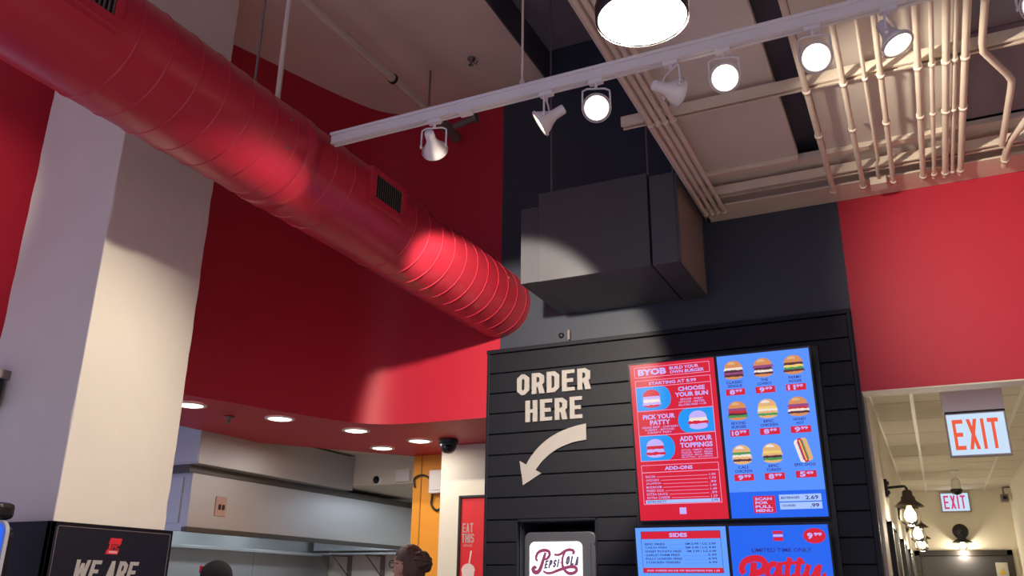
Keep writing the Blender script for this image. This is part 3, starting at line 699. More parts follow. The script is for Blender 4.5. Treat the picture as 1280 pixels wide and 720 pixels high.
def track_head(i, x, d, label, y=TY, z=TZ-.022):
    d = Vector(d).normalized()
    t = thing('track_spotlight', label, 'spotlight', (x, y, z), group='spotlights on the white track')
    b = MB(); b.bev(-.03, .03, -.014, .014, -.018, .001, .003); b.tube([(0, 0, -.018), (0, 0, -.04)], .007, 8); b.build('track_adapter', M_track, t)
    # yoke turns with the horizontal part of the aim
    hz = math.atan2(d.y, d.x); ax = Vector((-math.sin(hz), math.cos(hz), 0))
    piv = Vector((0, 0, -.13)); W_ = .056
    b = MB(); top = Vector((0, 0, -.04))
    for sgn in (-1, 1):
        e = ax*sgn
        b.tube([top, top+e*.036, top+e*W_*.98+Vector((0, 0, -.01)), top+e*W_+Vector((0, 0, -.03)), piv+e*W_], .004, 8)
        b.lathe([(.0, .004), (.009, .004), (.009, -.004), (.0, -.004)], 10, M=dirM(piv+e*W_, e))
    b.build('yoke', M_track, t)
    Mh = dirM(piv, d)
    b = MB(); prof = [(.0, -.088), (.018, -.086), (.021, -.08), (.022, -.035), (.025, -.03), (.027, -.022), (.040, 0), (.050, .018), (.0535, .030), (.0535, .036), (.049, .036), (.0475, .028), (.026, -.018)]
    b.lathe(prof, 28, M=Mh); b.build('bell_housing', M_track, t)
    b = MB(); b.lathe([(.058, .024), (.0595, .029), (.058, .034), (.0555, .029), (.058, .024)], 28, M=Mh); b.build('guard_ring', M_track, t)
    b = MB(); b.lathe([(.0465, .022), (.04, .028), (.02, .032), (.0, .033)], 24, M=Mh); b.build('lamp_face', M_lamp, t)
    p = Mh @ Vector((0, 0, .045))
    wide, bl = {0: (52, .25), 1: (68, .8), 3: (74, 1.0), 8: (46, .8)}.get(i, (80, .6))
    lamp('spot_beam', 'SPOT', p, P_TRACK[i]*4.0, (1, .89, .73), t, d, spot_size=math.radians(wide), spot_blend=bl, shadow_soft_size=.035)
HEADS = [(-1.765, (-.26, .93, -.26), 'white spotlight at left end of track, aimed away at the red wall'),
         (-1.222, (-.83, -.18, -.50), 'white spotlight turned sideways to the left, second from the duct'),
         (-1.002, (.30, -.80, -.50), 'glowing spotlight facing forward, left of the round pendant'),
         (-.69, (.66, .74, -.03), 'spotlight turned right and away below the pendant'),
         (-.484, (.15, -.84, -.52), 'glowing spotlight facing forward, right of the pendant'),
         (-.155, (.10, -.80, -.60), 'glowing spotlight in front of the dark ceiling gap'),
         (.105, (.36, -.12, -.92), 'white spotlight pointing down beside the group of conduits'),
         (.545, (.05, -.85, -.50), 'spotlight at the far right edge of the picture')]
for i, (x, d, lb) in enumerate(HEADS): track_head(i, x, d, lb)
# short track out of view, added to light the red wall beside the column
t2 = thing('added_side_track', 'short white lighting track left of the duct near the column', 'lighting track', (-3.75, .9, 4.0))
MB().bev(-.02, .02, -.6, .6, -.016, .034, .003).build('rail', M_track, t2)
for y_ in (-.4, .4): MB().tube([(0, y_, .034), (0, y_, ZT-4.0)], .006, 8).build('hanger_rod', M_pipe, t2)
track_head(8, -3.75, (-.50, .82, -.22), 'white spotlight on the short side track, aimed at the column', .9, 3.985)

# pendant
pe = thing('pendant_lamp', 'large round white pendant lamp with dark metal rim', 'pendant lamp', (-.612, 2.2, 3.20))
b = MB(); b.lathe([(.140, .0), (.146, .002), (.148, .05), (.142, .07), (.10, .12), (.06, .15), (.035, .165), (.03, .24), (.0, .245)], 40); b.build('shade', M_blackm, pe)
b = MB(); b.lathe([(.139, .004), (.12, -.008), (.07, -.016), (0, -.019)], 40); b.build('diffuser', M_pend, pe)
MB().tube([(0, 0, .24), (0, 0, .72)], .008, 8).build('stem', M_blackm, pe)
lamp('pendant_light', 'AREA', (0, 0, -.03), P_PENDANT, (1, .93, .86), pe, (0, 0, -1), shape='DISK', size=.26)

# ================================================================== BLACK AIR BOX
ab_ = thing('air_handler_box', 'black sheet metal air box hung before the black wall', 'air handler', (0, 0, 3.30))
MB().bev(-1.995, -1.28, 4.53, WY-.002, 0, .60, .004).build('main_casing', M_box, ab_)
MB().bev(-1.268, -1.115, 4.535, WY-.002, 0, .575, .004).build('end_casing', M_box, ab_)
MB().box(-1.28, -1.268, 4.56, WY-.01, .006, .56).build('joint_strip', M_groove, ab_)
MB().bev(-2.125, -1.998, 4.55, WY-.002, .01, .52, .004).build('side_casing', M_box, ab_)
g = MB(); g.box(-1.115, -1.108, 4.55, WY-.01, .012, .56); g.build('mesh_side', mat('perforated_mesh', (150, 136, 126), .6, metal=.2, noise=.5, nscale=160), ab_)
b = MB()
for a in ((4.545, 4.56, .0, .57), (5.2, 5.215, 0, .57)): MB().box(-1.115, -1.102, a[0], a[1], a[2], a[3]).build('mesh_frame', M_box, ab_)
for x, yv in ((-1.94, 4.62), (-1.29, 4.60)):
    b = MB(); b.tube([(x, yv, .59), (x, yv, ZD-3.30)], .006, 8); b.build('hanger_rod', M_galv, ab_)
b = MB(); b.tube([(-1.16, 4.7, .57), (-1.16, 4.7, ZD-3.3)], .005, 8); b.build('hanger_rod', M_galv, ab_)
# small fixings on the wall by the duct
tag(MB().lathe([(.02, 0), (.018, .012), (.0, .014)], 14, M=dirM((-2.13, WY, 3.16), (0, -1, 0))).build('wall_fixing', M_blackm), 'small round black fixing on the black wall under air box', 'fixing')
tag(MB().bev(-2.08, -2.06, WY-.02, WY, 3.12, 3.19, .003).build('wall_clip', M_galv), 'small grey clip on black wall right of the round fixing', 'clip')

# ================================================================== CEILING PIPES
def pipe(label, pts, r, clamps=(), name='ceiling_conduit', grp='cream conduits under the low ceiling', m=None):
    o0 = Vector(pts[0]); t = thing(name, label, 'conduit', o0, group=grp)
    b = MB(); b.tube([Vector(p)-o0 for p in pts], r, 12); b.build('tube', m or M_pipe, t)
    for (x, y, z) in clamps:
        c = MB(); c.lathe([(r, -.012), (r+.005, -.011), (r+.005, .011), (r, .012)], 14, M=dirM(Vector((x, y, z))-o0, (0, 1, 0)))
        c.box(x-o0.x-.006, x-o0.x+.006, y-o0.y-.008, y-o0.y+.008, z-o0.z+r, z-o0.z+r+.03); c.build('clamp', M_pipe, t)
    return t
zc = ZL-.018
for k, (x, r, nm) in enumerate(((-1.045, .014, 'leftmost'), (-1.005, .0135, 'second from left'), (-.968, .0135, 'third from left'), (-.928, .0135, 'rightmost'))):
    pipe('%s of the four conduits along the low ceiling edge' % nm, [(x, -.95, zc), (x, 5.08, zc)], r, [(x, 3.83, zc), (x, 5.05, zc)], grp='four conduits at the ceiling edge')
PP = [(-.268, .0155, 'cream conduit running across the dark ceiling gap'), (-.10, .0145, 'cream conduit between dark gap and the down-pointing spotlight'), (.065, .014, 'cream conduit ending behind the down-pointing spotlight'),
      (.224, .0155, 'first conduit of the close group, counted from the left'), (.282, .011, 'second conduit of the close group, thin'),
      (.340, .0165, 'third conduit of the close group, thick'), (.376, .010, 'fourth conduit of the close group, thin, between thick ones'), (.418, .0165, 'last conduit of the close group, thick, on the right')]
for x, r, lb in PP: pipe(lb, [(x, -.95, zc), (x, 5.08, zc)], r, [(x, 3.83, zc), (x, 4.30, zc), (x, 5.03, zc)])
pipe('thin cream conduit bending into a small junction box', [(-.004, -.95, zc), (-.004, 3.9, zc), (.0, 4.72, zc), (-.012, 4.78, zc), (-.012, 4.96, zc)], .009, [(-.004, 3.83, zc)])
pipe('cream conduit with a long sideways bend at right', [(.482, -.95, zc), (.483, 3.74, zc), (.490, 3.82, zc), (.60, 4.07, zc), (.62, 4.13, zc), (.622, 4.2, zc), (.614, 4.8, zc)], .016, [(.482, 3.4, zc)])
pipe('cream conduit curving into the wall at the right edge', [(.95, 4.0, zc), (.76, 4.42, zc), (.70, 4.6, zc), (.655, 4.76, zc), (.64, 4.9, zc), (.64, 5.08, zc)], .018, [(.64, 5.0, zc)])
b = MB(); b.bev(-.06, .03, 4.96, 5.06, ZL-.05, ZL, .004); tag(b.build('junction_box', M_pipe), 'small cream junction box fed by the thin bent conduit', 'junction box')
# sprinkler pipe under the tan ceiling
sp = thing('sprinkler_pipe', 'white pipe running under the tan ceiling to a grey branch fitting', 'pipe', (-2.99, 0, 4.87))
MB().tube([(-.05, -.95, 0), (-.03, 3.3, 0), (.02, 4.95, 0)], .030, 14).build('pipe_run', M_pipe, sp)
for y_ in (1.6, 4.27):
    b = MB(); b.lathe([(.030, -.012), (.037, -.011), (.037, .011), (.030, .012)], 18, M=dirM((-.036 if y_ < 3 else -.001, y_, 0), (0, 1, 0))); b.build('pipe_clamp', M_blackm, sp)
b = MB(); b.tube([(.018, 4.9, 0), (.024, 5.15, -.02)], .042, 14); b.tube([(.02, 5.03, 0), (.12, 5.03, .02), (.26, 5.02, .035)], .024, 12); b.lathe([(.034, -.02), (.038, .0), (.034, .02)], 14, M=dirM((.25, 5.02, .034), (1, 0, .05))); b.build('branch_fitting', M_galv, sp)
b = MB(); b.tube([(.012, 4.735, ZT-4.87), (.012, 4.735, .028)], .008, 8); b.build('drop_rod', M_galv, sp)
b = MB(); b.lathe([(.03, 0), (.028, -.012), (.008, -.02), (.008, -.05), (.02, -.06)], 14); b.tube([(0, 0, -.02), (.03, .02, -.05), (.05, .0, -.04)], .006, 6)
tag(b.build('ceiling_anchor', M_galv, loc=(-2.62, 4.72, ZT)), 'small hooked metal anchor in the tan ceiling', 'anchor')

# ================================================================== HALLWAY THINGS
def exit_sign(name, label, xc, y, z0, w_, h_, mount, glyphc, arrow=False):
    t = thing(name, label, 'exit sign', (xc, y, z0))
    MB().bev(-w_/2, w_/2, 0, .035, 0, h_, .004).build('frame', mat('sign_frame_grey', (150, 140, 140), .5), t)
    MB().box(-w_/2+.01, w_/2-.01, -.003, 0, .012, h_-.01).build('lit_panel', mat('exit_panel_lit', (60, 64, 70), .4, emit=(196, 220, 244), es=1.0), t)
    block_word(None, 'EXIT', -w_/2+.035*w_/.315, w_/2-.045*w_/.315, h_*.16, h_*.84, -.006, -.003, t=.155, gap=.17, each=lambda b, ch: b.build('letter', glyphc, t))
    if mount:
        MB().bev(-w_/2-.004, w_/2, -.012, .075, h_+.008, h_+.135, .004).build('mount_box', M_white_pl, t)
        MB().bev(-w_*.33, w_*.3, .0, .06, h_+.135, ZH-z0+.002, .003).build('ceiling_canopy', M_white_pl, t)
        MB().box(-w_/2+.005, w_/2+.0, -.002, .04, h_, h_+.008).build('hinge_bar', M_blackm, t)
    lamp('exit_glow', 'AREA', (0, -.02, h_*.35), .5, (.85, .9, 1), t, (0, -1, -.2), shape='RECTANGLE', size=w_*.9, size_y=h_*.8)
exit_sign('exit_sign', 'large lit EXIT sign hanging from a white ceiling box', .305, 5.55, 2.25, .315, .255, True, mat('exit_red', (90, 20, 14), .5, emit=(228, 84, 48), es=1))
exit_sign('exit_sign', 'smaller lit EXIT sign on the end wall over the door', .278, HY1-.045, 2.425, .305, .222, False, mat('exit_magenta', (90, 20, 40), .5, emit=(200, 50, 110), es=1))
def barn(label, wallp, outd, rot):
    t = thing('barn_wall_lamp', label, 'wall lamp', wallp, (0, 0, rot), group='black barn lamps in the hallway')
    # local: +X out of the wall
    b = MB(); b.bev(0, .018, -.03, .03, -.06, .055, .004); b.lathe([(.0, .03), (.012, .028), (.016, .018)], 10, M=dirM((0, 0, .03), (1, 0, 0))); b.lathe([(.0, .03), (.012, .028), (.016, .018)], 10, M=dirM((0, 0, -.03), (1, 0, 0))); b.build('wall_plate', M_blackm, t)
    MB().tube([(.015, 0, 0), (.11, 0, .006), (outd-.01, 0, .004), (outd, 0, -.008), (outd, 0, -.03)], .009, 10).build('arm', M_blackm, t)
    b = MB(); b.lathe([(.022, -.02), (.03, -.03), (.032, -.055), (.042, -.065), (.045, -.085), (.065, -.10), (.093, -.125), (.090, -.126), (.06, -.104), (.04, -.09)], 28, M=Matrix.Translation((outd, 0, 0))); b.build('shade', mat('dark_bronze', (70, 62, 54), .5, metal=.3), t)
    b = MB(); b.lathe([(.045, -.115), (.058, -.15), (.064, -.19), (.055, -.225), (.03, -.245), (0, -.25)], 24, M=Matrix.Translation((outd, 0, 0))); b.build('glass_jar', M_glass, t)
    b = MB(); b.lathe([(.012, -.11), (.018, -.13), (.038, -.165), (.040, -.19), (.028, -.215), (.0, -.225)], 20, M=Matrix.Translation((outd, 0, 0))); b.build('bulb', M_bulb, t)
    lamp('bulb_light', 'POINT', (outd, 0, -.285), P_BARN, (1, .88, .68), t, shadow_soft_size=.04)
barn('black barn lamp on hallway wall, nearest and largest', (HX0, 6.25, 2.17), .13, 0)
barn('black barn lamp on hallway wall, middle of the row', (HX0, 8.2, 2.17), .13, 0)
barn('black barn lamp on hallway wall, farthest along the row', (HX0, 9.9, 2.17), .13, 0)
# lamp over the door, mounted facing the camera with a round plate
t = thing('door_lamp', 'black lamp with round back plate above the hallway door', 'wall lamp', (.285, HY1, 2.21), (0, 0, -PI/2))
b = MB(); b.lathe([(.0, .026), (.07, .024), (.082, .012), (.085, 0)], 28, M=dirM((0, 0, 0), (1, 0, 0))); b.build('wall_plate', M_blackm, t)
MB().tube([(.015, 0, -.0), (.08, 0, .0), (.10, 0, -.02), (.10, 0, -.05)], .011, 10).build('arm', M_blackm, t)
b = MB(); b.lathe([(.02, -.04), (.045, -.07), (.05, -.09), (.115, -.13), (.112, -.131), (.05, -.097)], 28, M=Matrix.Translation((.10, 0, 0))); b.build('shade', M_blackm, t)
b = MB(); b.lathe([(.05, -.11), (.055, -.15), (.04, -.20), (0, -.215)], 20, M=Matrix.Translation((.10, 0, 0))); b.build('glass_jar', M_glass, t)
b = MB(); b.lathe([(.012, -.11), (.036, -.155), (.03, -.19), (0, -.2)], 20, M=Matrix.Translation((.10, 0, 0))); b.build('bulb', M_bulb, t)
lamp('bulb_light', 'POINT', (.10, 0, -.25), P_BARN*.9, (1, .88, .68), t, shadow_soft_size=.04)
# posters
for k, (y0, y1, lab) in enumerate(((5.86, 6.62, 'dark framed poster on hallway wall below the nearest lamp'), (7.75, 8.5, 'dark framed poster on hallway wall below the middle lamp'), (9.5, 10.2, 'dark framed poster on hallway wall below the farthest lamp'))):
    t = thing('framed_poster', lab, 'poster', (HX0, (y0+y1)/2, 1.3), group='framed posters in the hallway'); h = (y1-y0)/2
    b = MB()
    for a in ((-h, -h+.025, -.55, .63), (h-.025, h, -.55, .63), (-h, h, -.55, -.525), (-h, h, .605, .63)): b.bev(0, .03, a[0], a[1], a[2], a[3], .003)
    b.build('frame', M_blackm, t); MB().box(.002, .014, -h+.02, h-.02, -.53, .61).build('print', M_poster_dark, t)
# door
d1 = thing('door_1', 'dark grey door with black frame at hallway end', None, (.27, HY1, 0), kind='structure')
MB().bev(-.445, .445, -.012, .03, 0, 1.94, .003).build('leaf', mat('dark_grey_door', (64, 62, 64), .45), d1)
b = MB(); b.bev(-.505, -.445, -.04, .03, 0, 2.0, .004); b.bev(.445, .505, -.04, .03, 0, 2.0, .004); b.bev(-.505, .505, -.04, .03, 1.94, 2.0, .004); b.build('frame', mat('bronze_door_frame', (48, 42, 38), .45), d1)
MB().box(.315, .435, -.016, -.012, 1.70, 1.865).build('notice_plate', mat('pale_notice', (196, 192, 180), .5), d1)
MB().prism([(.345, 1.74), (.405, 1.74), (.375, 1.80)], -.018, -.016).build('warning_triangle', mat('warning_yellow', (226, 180, 40), .5), d1)
MB().tube([(-.4, -.012, 1.02), (-.4, -.06, 1.02), (-.3, -.06, 1.02)], .009, 8).build('handle', M_steel, d1)
# hanging dome camera + sprinkler + corner camera
t = thing('pendant_dome_camera', 'white drop camera with a black dome hanging from hallway ceiling', 'camera', (.262, 9.6, ZH))
MB().lathe([(.05, 0), (.05, -.008), (.014, -.012), (.010, -.06), (.014, -.075), (.036, -.085), (.042, -.10), (.046, -.17), (.05, -.18)], 22).build('housing', M_white_pl, t)
MB().lathe([(.052, -.178), (.055, -.195), (.038, -.225), (0, -.235)], 22).build('dome', M_bezel, t)
t = thing('corner_camera', 'small grey camera on bracket in the hallway corner', 'camera', (HX1, 11.2, 2.56))
MB().tube([(0, 0, .1), (-.07, 0, .1), (-.07, 0, .02)], .01, 8).build('bracket', M_galv, t); MB().bev(-.11, -.03, -.09, .05, -.06, .02, .008).build('body', M_galv, t)
MB().lathe([(.022, 0), (.022, .012), (0, .014)], 12, M=dirM((-.07, -.088, -.02), (0, -1, 0))).build('lens', M_bezel, t)
t = thing('emergency_light', 'cream emergency light on the red wall at right edge', 'emergency light', (.90, WY, 3.42))
MB().bev(-.145, .145, -.07, 0, -.13, .13, .03).build('body', M_white_pl, t); MB().lathe([(.04, 0), (.045, .03), (0, .035)], 16, M=dirM((-.06, -.06, .06), (0, -1, 0))).build('lamp_head', M_white_pl, t)

# ================================================================== KITCHEN THINGS
h = thing('exhaust_hood', 'long stainless steel exhaust hood under the red soffit', 'exhaust hood', (0, 0, 0))
MB().bev(-5.6, -4.95, 4.87, 6.855, 2.385, 2.70, .004).build('upper_casing', M_steel, h)
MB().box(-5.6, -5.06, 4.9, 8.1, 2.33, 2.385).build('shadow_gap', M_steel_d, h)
MB().bev(-5.09, -5.07, 4.95, 8.15, 1.93, 2.335, .004).build('front_panel', M_steel, h)
for y_ in (4.953, 8.132): MB().bev(-6.35, -5.09, y_, y_+.018, 1.90, 2.335, .003).build('side_panel', M_steel, h)
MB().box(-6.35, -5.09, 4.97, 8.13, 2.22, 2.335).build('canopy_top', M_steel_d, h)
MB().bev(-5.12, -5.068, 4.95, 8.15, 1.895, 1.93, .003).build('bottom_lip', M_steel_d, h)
MB().bev(-6.35, -6.2, 4.97, 8.1, 1.84, 1.87, .004).build('grease_trough', M_steel, h)
for y_ in (5.6, 6.6, 7.5):  # unseen lamps added inside the canopy to brighten the steel panels below
    o = MB().lathe([(.09, 0), (.085, -.03), (.05, -.05), (0, -.055)], 20).build('added_hood_lamp', mat('added_hood_glow', (240, 245, 250), .4, emit=(225, 240, 255), es=3), h, (-5.75, y_, 2.22))
    lamp('added_hood_light', 'AREA', (-5.75, y_, 2.15), P_HOOD, (.8, .92, 1), h, (0, 0, -1), shape='DISK', size=.16)
MB().box(-6.2, -5.16, 4.942, 4.951, 1.96, 2.30).build('end_panel', mat('steel_blue_reflection', (196, 206, 214), .45, metal=.3), h)  # pale blue colour stands in for the reflection on the hood's end faces
MB().box(-5.6, -4.955, 4.862, 4.871, 2.40, 2.69).build('end_panel', mat('steel_blue_reflection', (196, 206, 214), .45, metal=.3), h)
b = MB(); b.bev(-5.07, -5.062, 5.22, 5.34, 2.03, 2.18, .003); o = b.build('switch_plate', mat('pink_plate', (206, 168, 148), .5), h)
for y in (5.262, 5.302): MB().bev(-5.064, -5.054, y-.011, y+.011, 2.08, 2.12, .002).build('switch', mat('switch_dark', (60, 24, 24), .5), o)
for y0, y1 in ((4.62, 5.9), (5.905, 7.2), (7.205, 8.45)):
    MB().bev(-6.398, -6.38, y0, y1, .9, 1.88, .004).build('splashback_panel', M_steel, bpy.data.objects['wall_kitchen_side'])
# cream box items
b = thing('round_speaker', 'small round black speaker on cream soffit above hood', 'speaker', (-4.68, 6.86, 2.475))
MB().lathe([(.048, 0), (.048, .012), (.036, .016)], 22, M=dirM((0, 0, 0), (0, -1, 0))).build('rim', M_white_pl, b); MB().lathe([(.037, .014), (.02, .02), (0, .022)], 22, M=dirM((0, 0, 0), (0, -1, 0))).build('cone', M_bezel, b)
t = thing('wall_switch_box', 'white box on cream soffit right of round speaker', 'switch box', (-4.38, 6.86, 2.50))
MB().bev(-.075, .075, -.04, 0, -.055, .055, .006).build('body', M_white_pl, t); MB().bev(-.03, .03, -.046, -.039, -.02, .02, .002).build('cover', M_white_pl, t)
t = thing('electrical_box', 'white electrical box on the orange wall beside the pillar', 'electrical box', (-3.85, 6.62, 2.395))
MB().bev(-.085, .085, -.06, 0, -.10, .10, .008).build('body', M_white_pl, t); MB().bev(-.06, .06, -.064, -.058, -.075, .075, .003).build('cover', M_white_pl, t)
b = MB(); cpts = smooth([(-4.10, 6.6, 2.36), (-4.12, 6.6, 2.44), (-4.02, 6.6, 2.47), (-3.93, 6.6, 2.42), (-3.915, 6.6, 2.28), (-3.93, 6.6, 2.20), (-3.86, 6.6, 2.14), (-3.80, 6.6, 2.2), (-3.80, 6.6, 2.29)], 0)
def ch3(p):
    o = [p[0]]
    for a, c in zip(p, p[1:]): o += [tuple(a[i]*.75+c[i]*.25 for i in range(3)), tuple(a[i]*.25+c[i]*.75 for i in range(3))]
    return o+[p[-1]]
b.tube(ch3(ch3(cpts)), .009, 8); tag(b.build('cable_loop', M_blackm), 'black cable looping down the orange wall from the white box', 'cable')
# poster on the pillar
t = thing('pillar_poster', 'red EAT THIS poster in black frame on the white pillar', 'poster', (-3.19, 6.2, 1.6))
w2 = .225
MB().box(-w2+.015, w2-.015, -.012, -.004, -.6, .60).build('print', mat('poster_red', (214, 40, 44), .45, noise=.05), t)
b = MB()
for a in ((-w2, -w2+.02, -.62, .62), (w2-.02, w2, -.62, .62), (-w2, w2, -.62, -.6), (-w2, w2, .6, .62)): b.bev(a[0], a[1], -.03, 0, a[2], a[3], .003)
b.build('frame', M_blackm, t)
pl_ = lambda b, ch: b.build('letter', M_letter, t)
block_word(None, 'EAT', -.19, -.095, .335, .405, -.0135, -.012, t=.17, gap=.12, each=pl_); block_word(None, 'THIS', -.195, -.085, .255, .325, -.0135, -.012, t=.17, gap=.12, each=pl_)
b = MB(); put_text(b, 'WITH ICE', -.18, -.10, .225, .243, -.0132, .02); b.build('lettering', M_letter, t)
b = MB(); b.prism([(-.165, -.18), (-.095, -.18), (-.075, .045), (-.185, .045)], -.0135, -.012); b.prism(halfell(-.13, .045, .06, .055), -.0135, -.012); b.prism([(-.13, .09), (-.118, .09), (-.10, .195), (-.112, .195)], -.0136, -.012); b.build('cup_picture', mat('poster_cup', (226, 206, 200), .5), t)
b = MB(); b.prism([(-.18, -.12), (-.09, -.12), (-.085, -.02), (-.182, -.02)], -.0145, -.012); b.build('cup_band', mat('poster_cup_red', (206, 70, 70), .5), t)
b = MB(); b.prism(halfell(-.05, -.35, .12, .17), -.0138, -.012); b.build('burger_picture', mat('poster_burger', (150, 80, 56), .5, noise=.4, nscale=30), t)
# dome camera on soffit
t = thing('dome_camera', 'dark dome security camera under red soffit by the pillar', 'camera', (-3.40, 5.95, ZB))
MB().lathe([(.078, 0), (.078, -.03), (.07, -.04)], 28).build('base', M_blackm, t); MB().lathe([(.066, -.038), (.064, -.06), (.05, -.09), (.03, -.105), (0, -.112)], 28).build('dome', mat('smoked_dome', (40, 40, 46), .25), t)
MB().lathe([(.028, 0), (.024, .02), (.0, .022)], 16, M=dirM((.02, -.045, -.07), (.3, -1, -.5))).build('lens', M_bezel, t)
# recessed downlights
DL = [(-4.31, 4.105, 'recessed soffit light beside the column, leftmost'), (-4.07, 4.71, 'recessed soffit light second from the column'), (-3.845, 5.314, 'recessed soffit light third from the column, front row'),
      (-4.13, 6.10, 'recessed soffit light nearest to the cream kitchen soffit'), (-3.64, 5.90, 'recessed soffit light nearest to the dome camera')]
for x, y, lb in DL:
    t = thing('recessed_downlight', lb, 'downlight', (x, y, ZB), group='recessed lights in the red soffit')
    MB().lathe([(.105, 0), (.104, -.006), (.085, -.009), (.08, -.003)], 28).build('trim_ring', M_white_pl, t)
    MB().lathe([(.082, -.004), (.05, -.012), (0, -.015)], 24).build('lens', M_down, t)
    lamp('downlight_beam', 'AREA', (0, 0, -.03), P_DOWN, (1, .93, .84), t, (0, 0, -1), shape='DISK', size=.14)
# soffit fixings
tag(MB().lathe([(.012, 0), (.04, -.004), (.012, -.012), (.01, -.04), (.024, -.045)], 14).build('ceiling_sprinkler', M_galv, loc=(-4.36, 4.52, ZB)), 'small metal sprinkler head in red soffit between the first two lights', 'sprinkler')
# unseen kitchen light, placed under the cream soffit to light the hood face
t = thing('unseen_kitchen_light', 'flat white ceiling light over the kitchen', 'ceiling light', (-4.32, 7.75, 2.43))
MB().bev(-.16, .16, -.5, .5, -.03, 0, .004).build('tray', M_white_pl, t); MB().box(-.145, .145, -.48, .48, -.034, -.03).build('diffuser', mat('cool_diffuser', (240, 245, 250), .4, emit=(225, 240, 255), es=3), t)
lamp('kitchen_fill_light', 'AREA', (0, 0, -.05), P_KITCHEN, (.78, .9, 1), t, (0, 0, -1), shape='RECTANGLE', size=.28, size_y=.95)
# wire shelf on the end wall
t = thing('wire_shelf', 'wall shelf on triangular steel brackets under the hood end', 'shelf', (-5.75, 8.5, 1.86))
MB().bev(-.55, .7, -.36, 0, 0, .02, .003).build('shelf_board', M_steel, t)
for x in (-.35, .1, .5):
    b = MB(); b.box(x-.03, x+.03, -.012, 0, -.24, 0); b.tube([(x, -.01, -.23), (x, -.34, -.005)], .008, 8); b.tube([(x-.02, -.34, -.005), (x-.02, -.01, -.005)], .006, 8); b.build('bracket', M_galv, t)
for k, (x, wd, cc, lb) in enumerate(((-6.05, .30, (120, 26, 40), 'dark red box on the kitchen wall rail, left of the pair'), (-5.70, .26, (176, 34, 44), 'brighter red box on the kitchen wall rail, right of the pair'))):
    t = thing('red_box', lb, 'box', (x, 8.34, 1.40), group='red boxes below the shelf')
    MB().bev(-wd/2, wd/2, -.12, .12, 0, .17, .006).build('carton', mat('red_carton%d' % k, cc, .6), t); MB().bev(-wd/2-.004, wd/2+.004, -.124, .124, .15, .176, .004).build('lid', mat('red_carton%d' % k, cc, .6), t)
tag(MB().bev(-6.3, -5.2, 8.2, 8.5, 1.375, 1.40, .003).build('wall_rail_shelf', M_steel), 'low steel shelf on the kitchen end wall holding red boxes', 'shelf')

# ================================================================== COLUMN CLADDING, SIGN, KIOSK
t = thing('column_cladding', 'black panel cladding around the foot of the white column', 'cladding', (-3.825, 2.96, 0))
M_clad = mat('black_laminate', (10, 10, 16), .5, spec=.25)
b = MB(); b.bev(-.355, .355, -.345, -.317, 0, 1.768, .004); b.build('front_panel', M_clad, t)
MB().bev(.327, .355, -.345, .35, 0, 1.768, .004).build('side_panel', M_clad, t)
t = thing('we_are_sign', 'black framed sign reading WE ARE on the column side', 'sign', (-3.468, 2.955, 0), (0, 0, PI/2))
# local x along +Y world, facing +X world => local -Y
MB().box(-.315, .32, -.012, 0, .6, 1.747).build('board', mat('sign_board_black', (24, 24, 34), .5, spec=.3), t)
b = MB()
for a in ((-.318, -.315, .6, 1.75), (.320, .323, .6, 1.75), (-.318, .323, 1.747, 1.75), (-.318, .323, .6, .605)): b.box(a[0], a[1], -.016, 0, a[2], a[3])
b.build('frame', M_galv, t)
block_word(None, 'WE ARE', -.208, .137, 1.515, 1.611, -.0145, -.012, t=.2, gap=.09, shear=.18, each=lambda b, ch: b.build('letter', M_letter, t))
ml = MB()
x0, x1 = -.048, .030
ml.prism([(x0+.010, 1.685), (x1, 1.685), (x1+.004, 1.712), (x0+.020, 1.712)], -.0145, -.012); ml.prism([(x0, 1.640), (x1-.012, 1.640), (x1-.004, 1.6595), (x0+.006, 1.6595)], -.0145, -.012)
ml.prism([(x0+.012, 1.6595), (x0+.02, 1.6595), (x0+.026, 1.685), (x0+.018, 1.685)], -.0144, -.012)
ml.build('logo_mark', mat('logo_red', (214, 40, 46), .5), t)
b = MB(); put_text(b, 'EPIC', x0+.022, x1-.004, 1.662, 1.683, -.0135, .03); b.build('logo_lettering', mat('logo_red', (214, 40, 46), .5), t)
b = MB(); b.box(x0+.016, x1-.014, -.0152, -.0145, 1.645, 1.655); b.build('logo_strip', mat('logo_pale', (226, 160, 160), .5), t)

k = thing('order_kiosk', 'self-order kiosk with glowing blue screen and pale rounded bezel', 'kiosk', (-3.552, 2.30, .02))
MB().prism(rrect(-.22, .22, .83, 1.70, .04), .016, .055).build('rear_housing', M_bezel, k)
mb = MB(); mb.prism(rrect(-.245, .245, .80, 1.725, .05), 0, .016); mb.build('bezel', mat('pale_grey_bezel', (176, 178, 186), .4), k)
MB().prism(rrect(-.234, .234, .81, 1.713, .042), -.004, .0).build('display', scr('kiosk_blue', (20, 96, 236)), k)
MB().bev(-.09, .20, -.02, .06, 1.728, 1.795, .02).build('scanner_head', M_bezel, k)
MB().bev(-.085, .18, -.023, -.019, 1.765, 1.775, .001).build('scanner_window', M_galv, k)
MB().bev(-.12, .12, .03, .13, .02, 1.0, .01).build('stand', M_bezel, k); MB().bev(-.25, .25, -.14, .22, -.02, .025, .008).build('base', M_bezel, k)
t = thing('wall_speaker', 'small black wall speaker with grey bracket at the left edge', 'speaker', (-4.06, 2.645, 2.40))
MB().bev(-.12, .05, -.13, -.02, -.09, .045, .008).build('body', M_bezel, t); MB().bev(-.10, .06, -.10, 0, .05, .095, .004).build('bracket', M_galv, t)

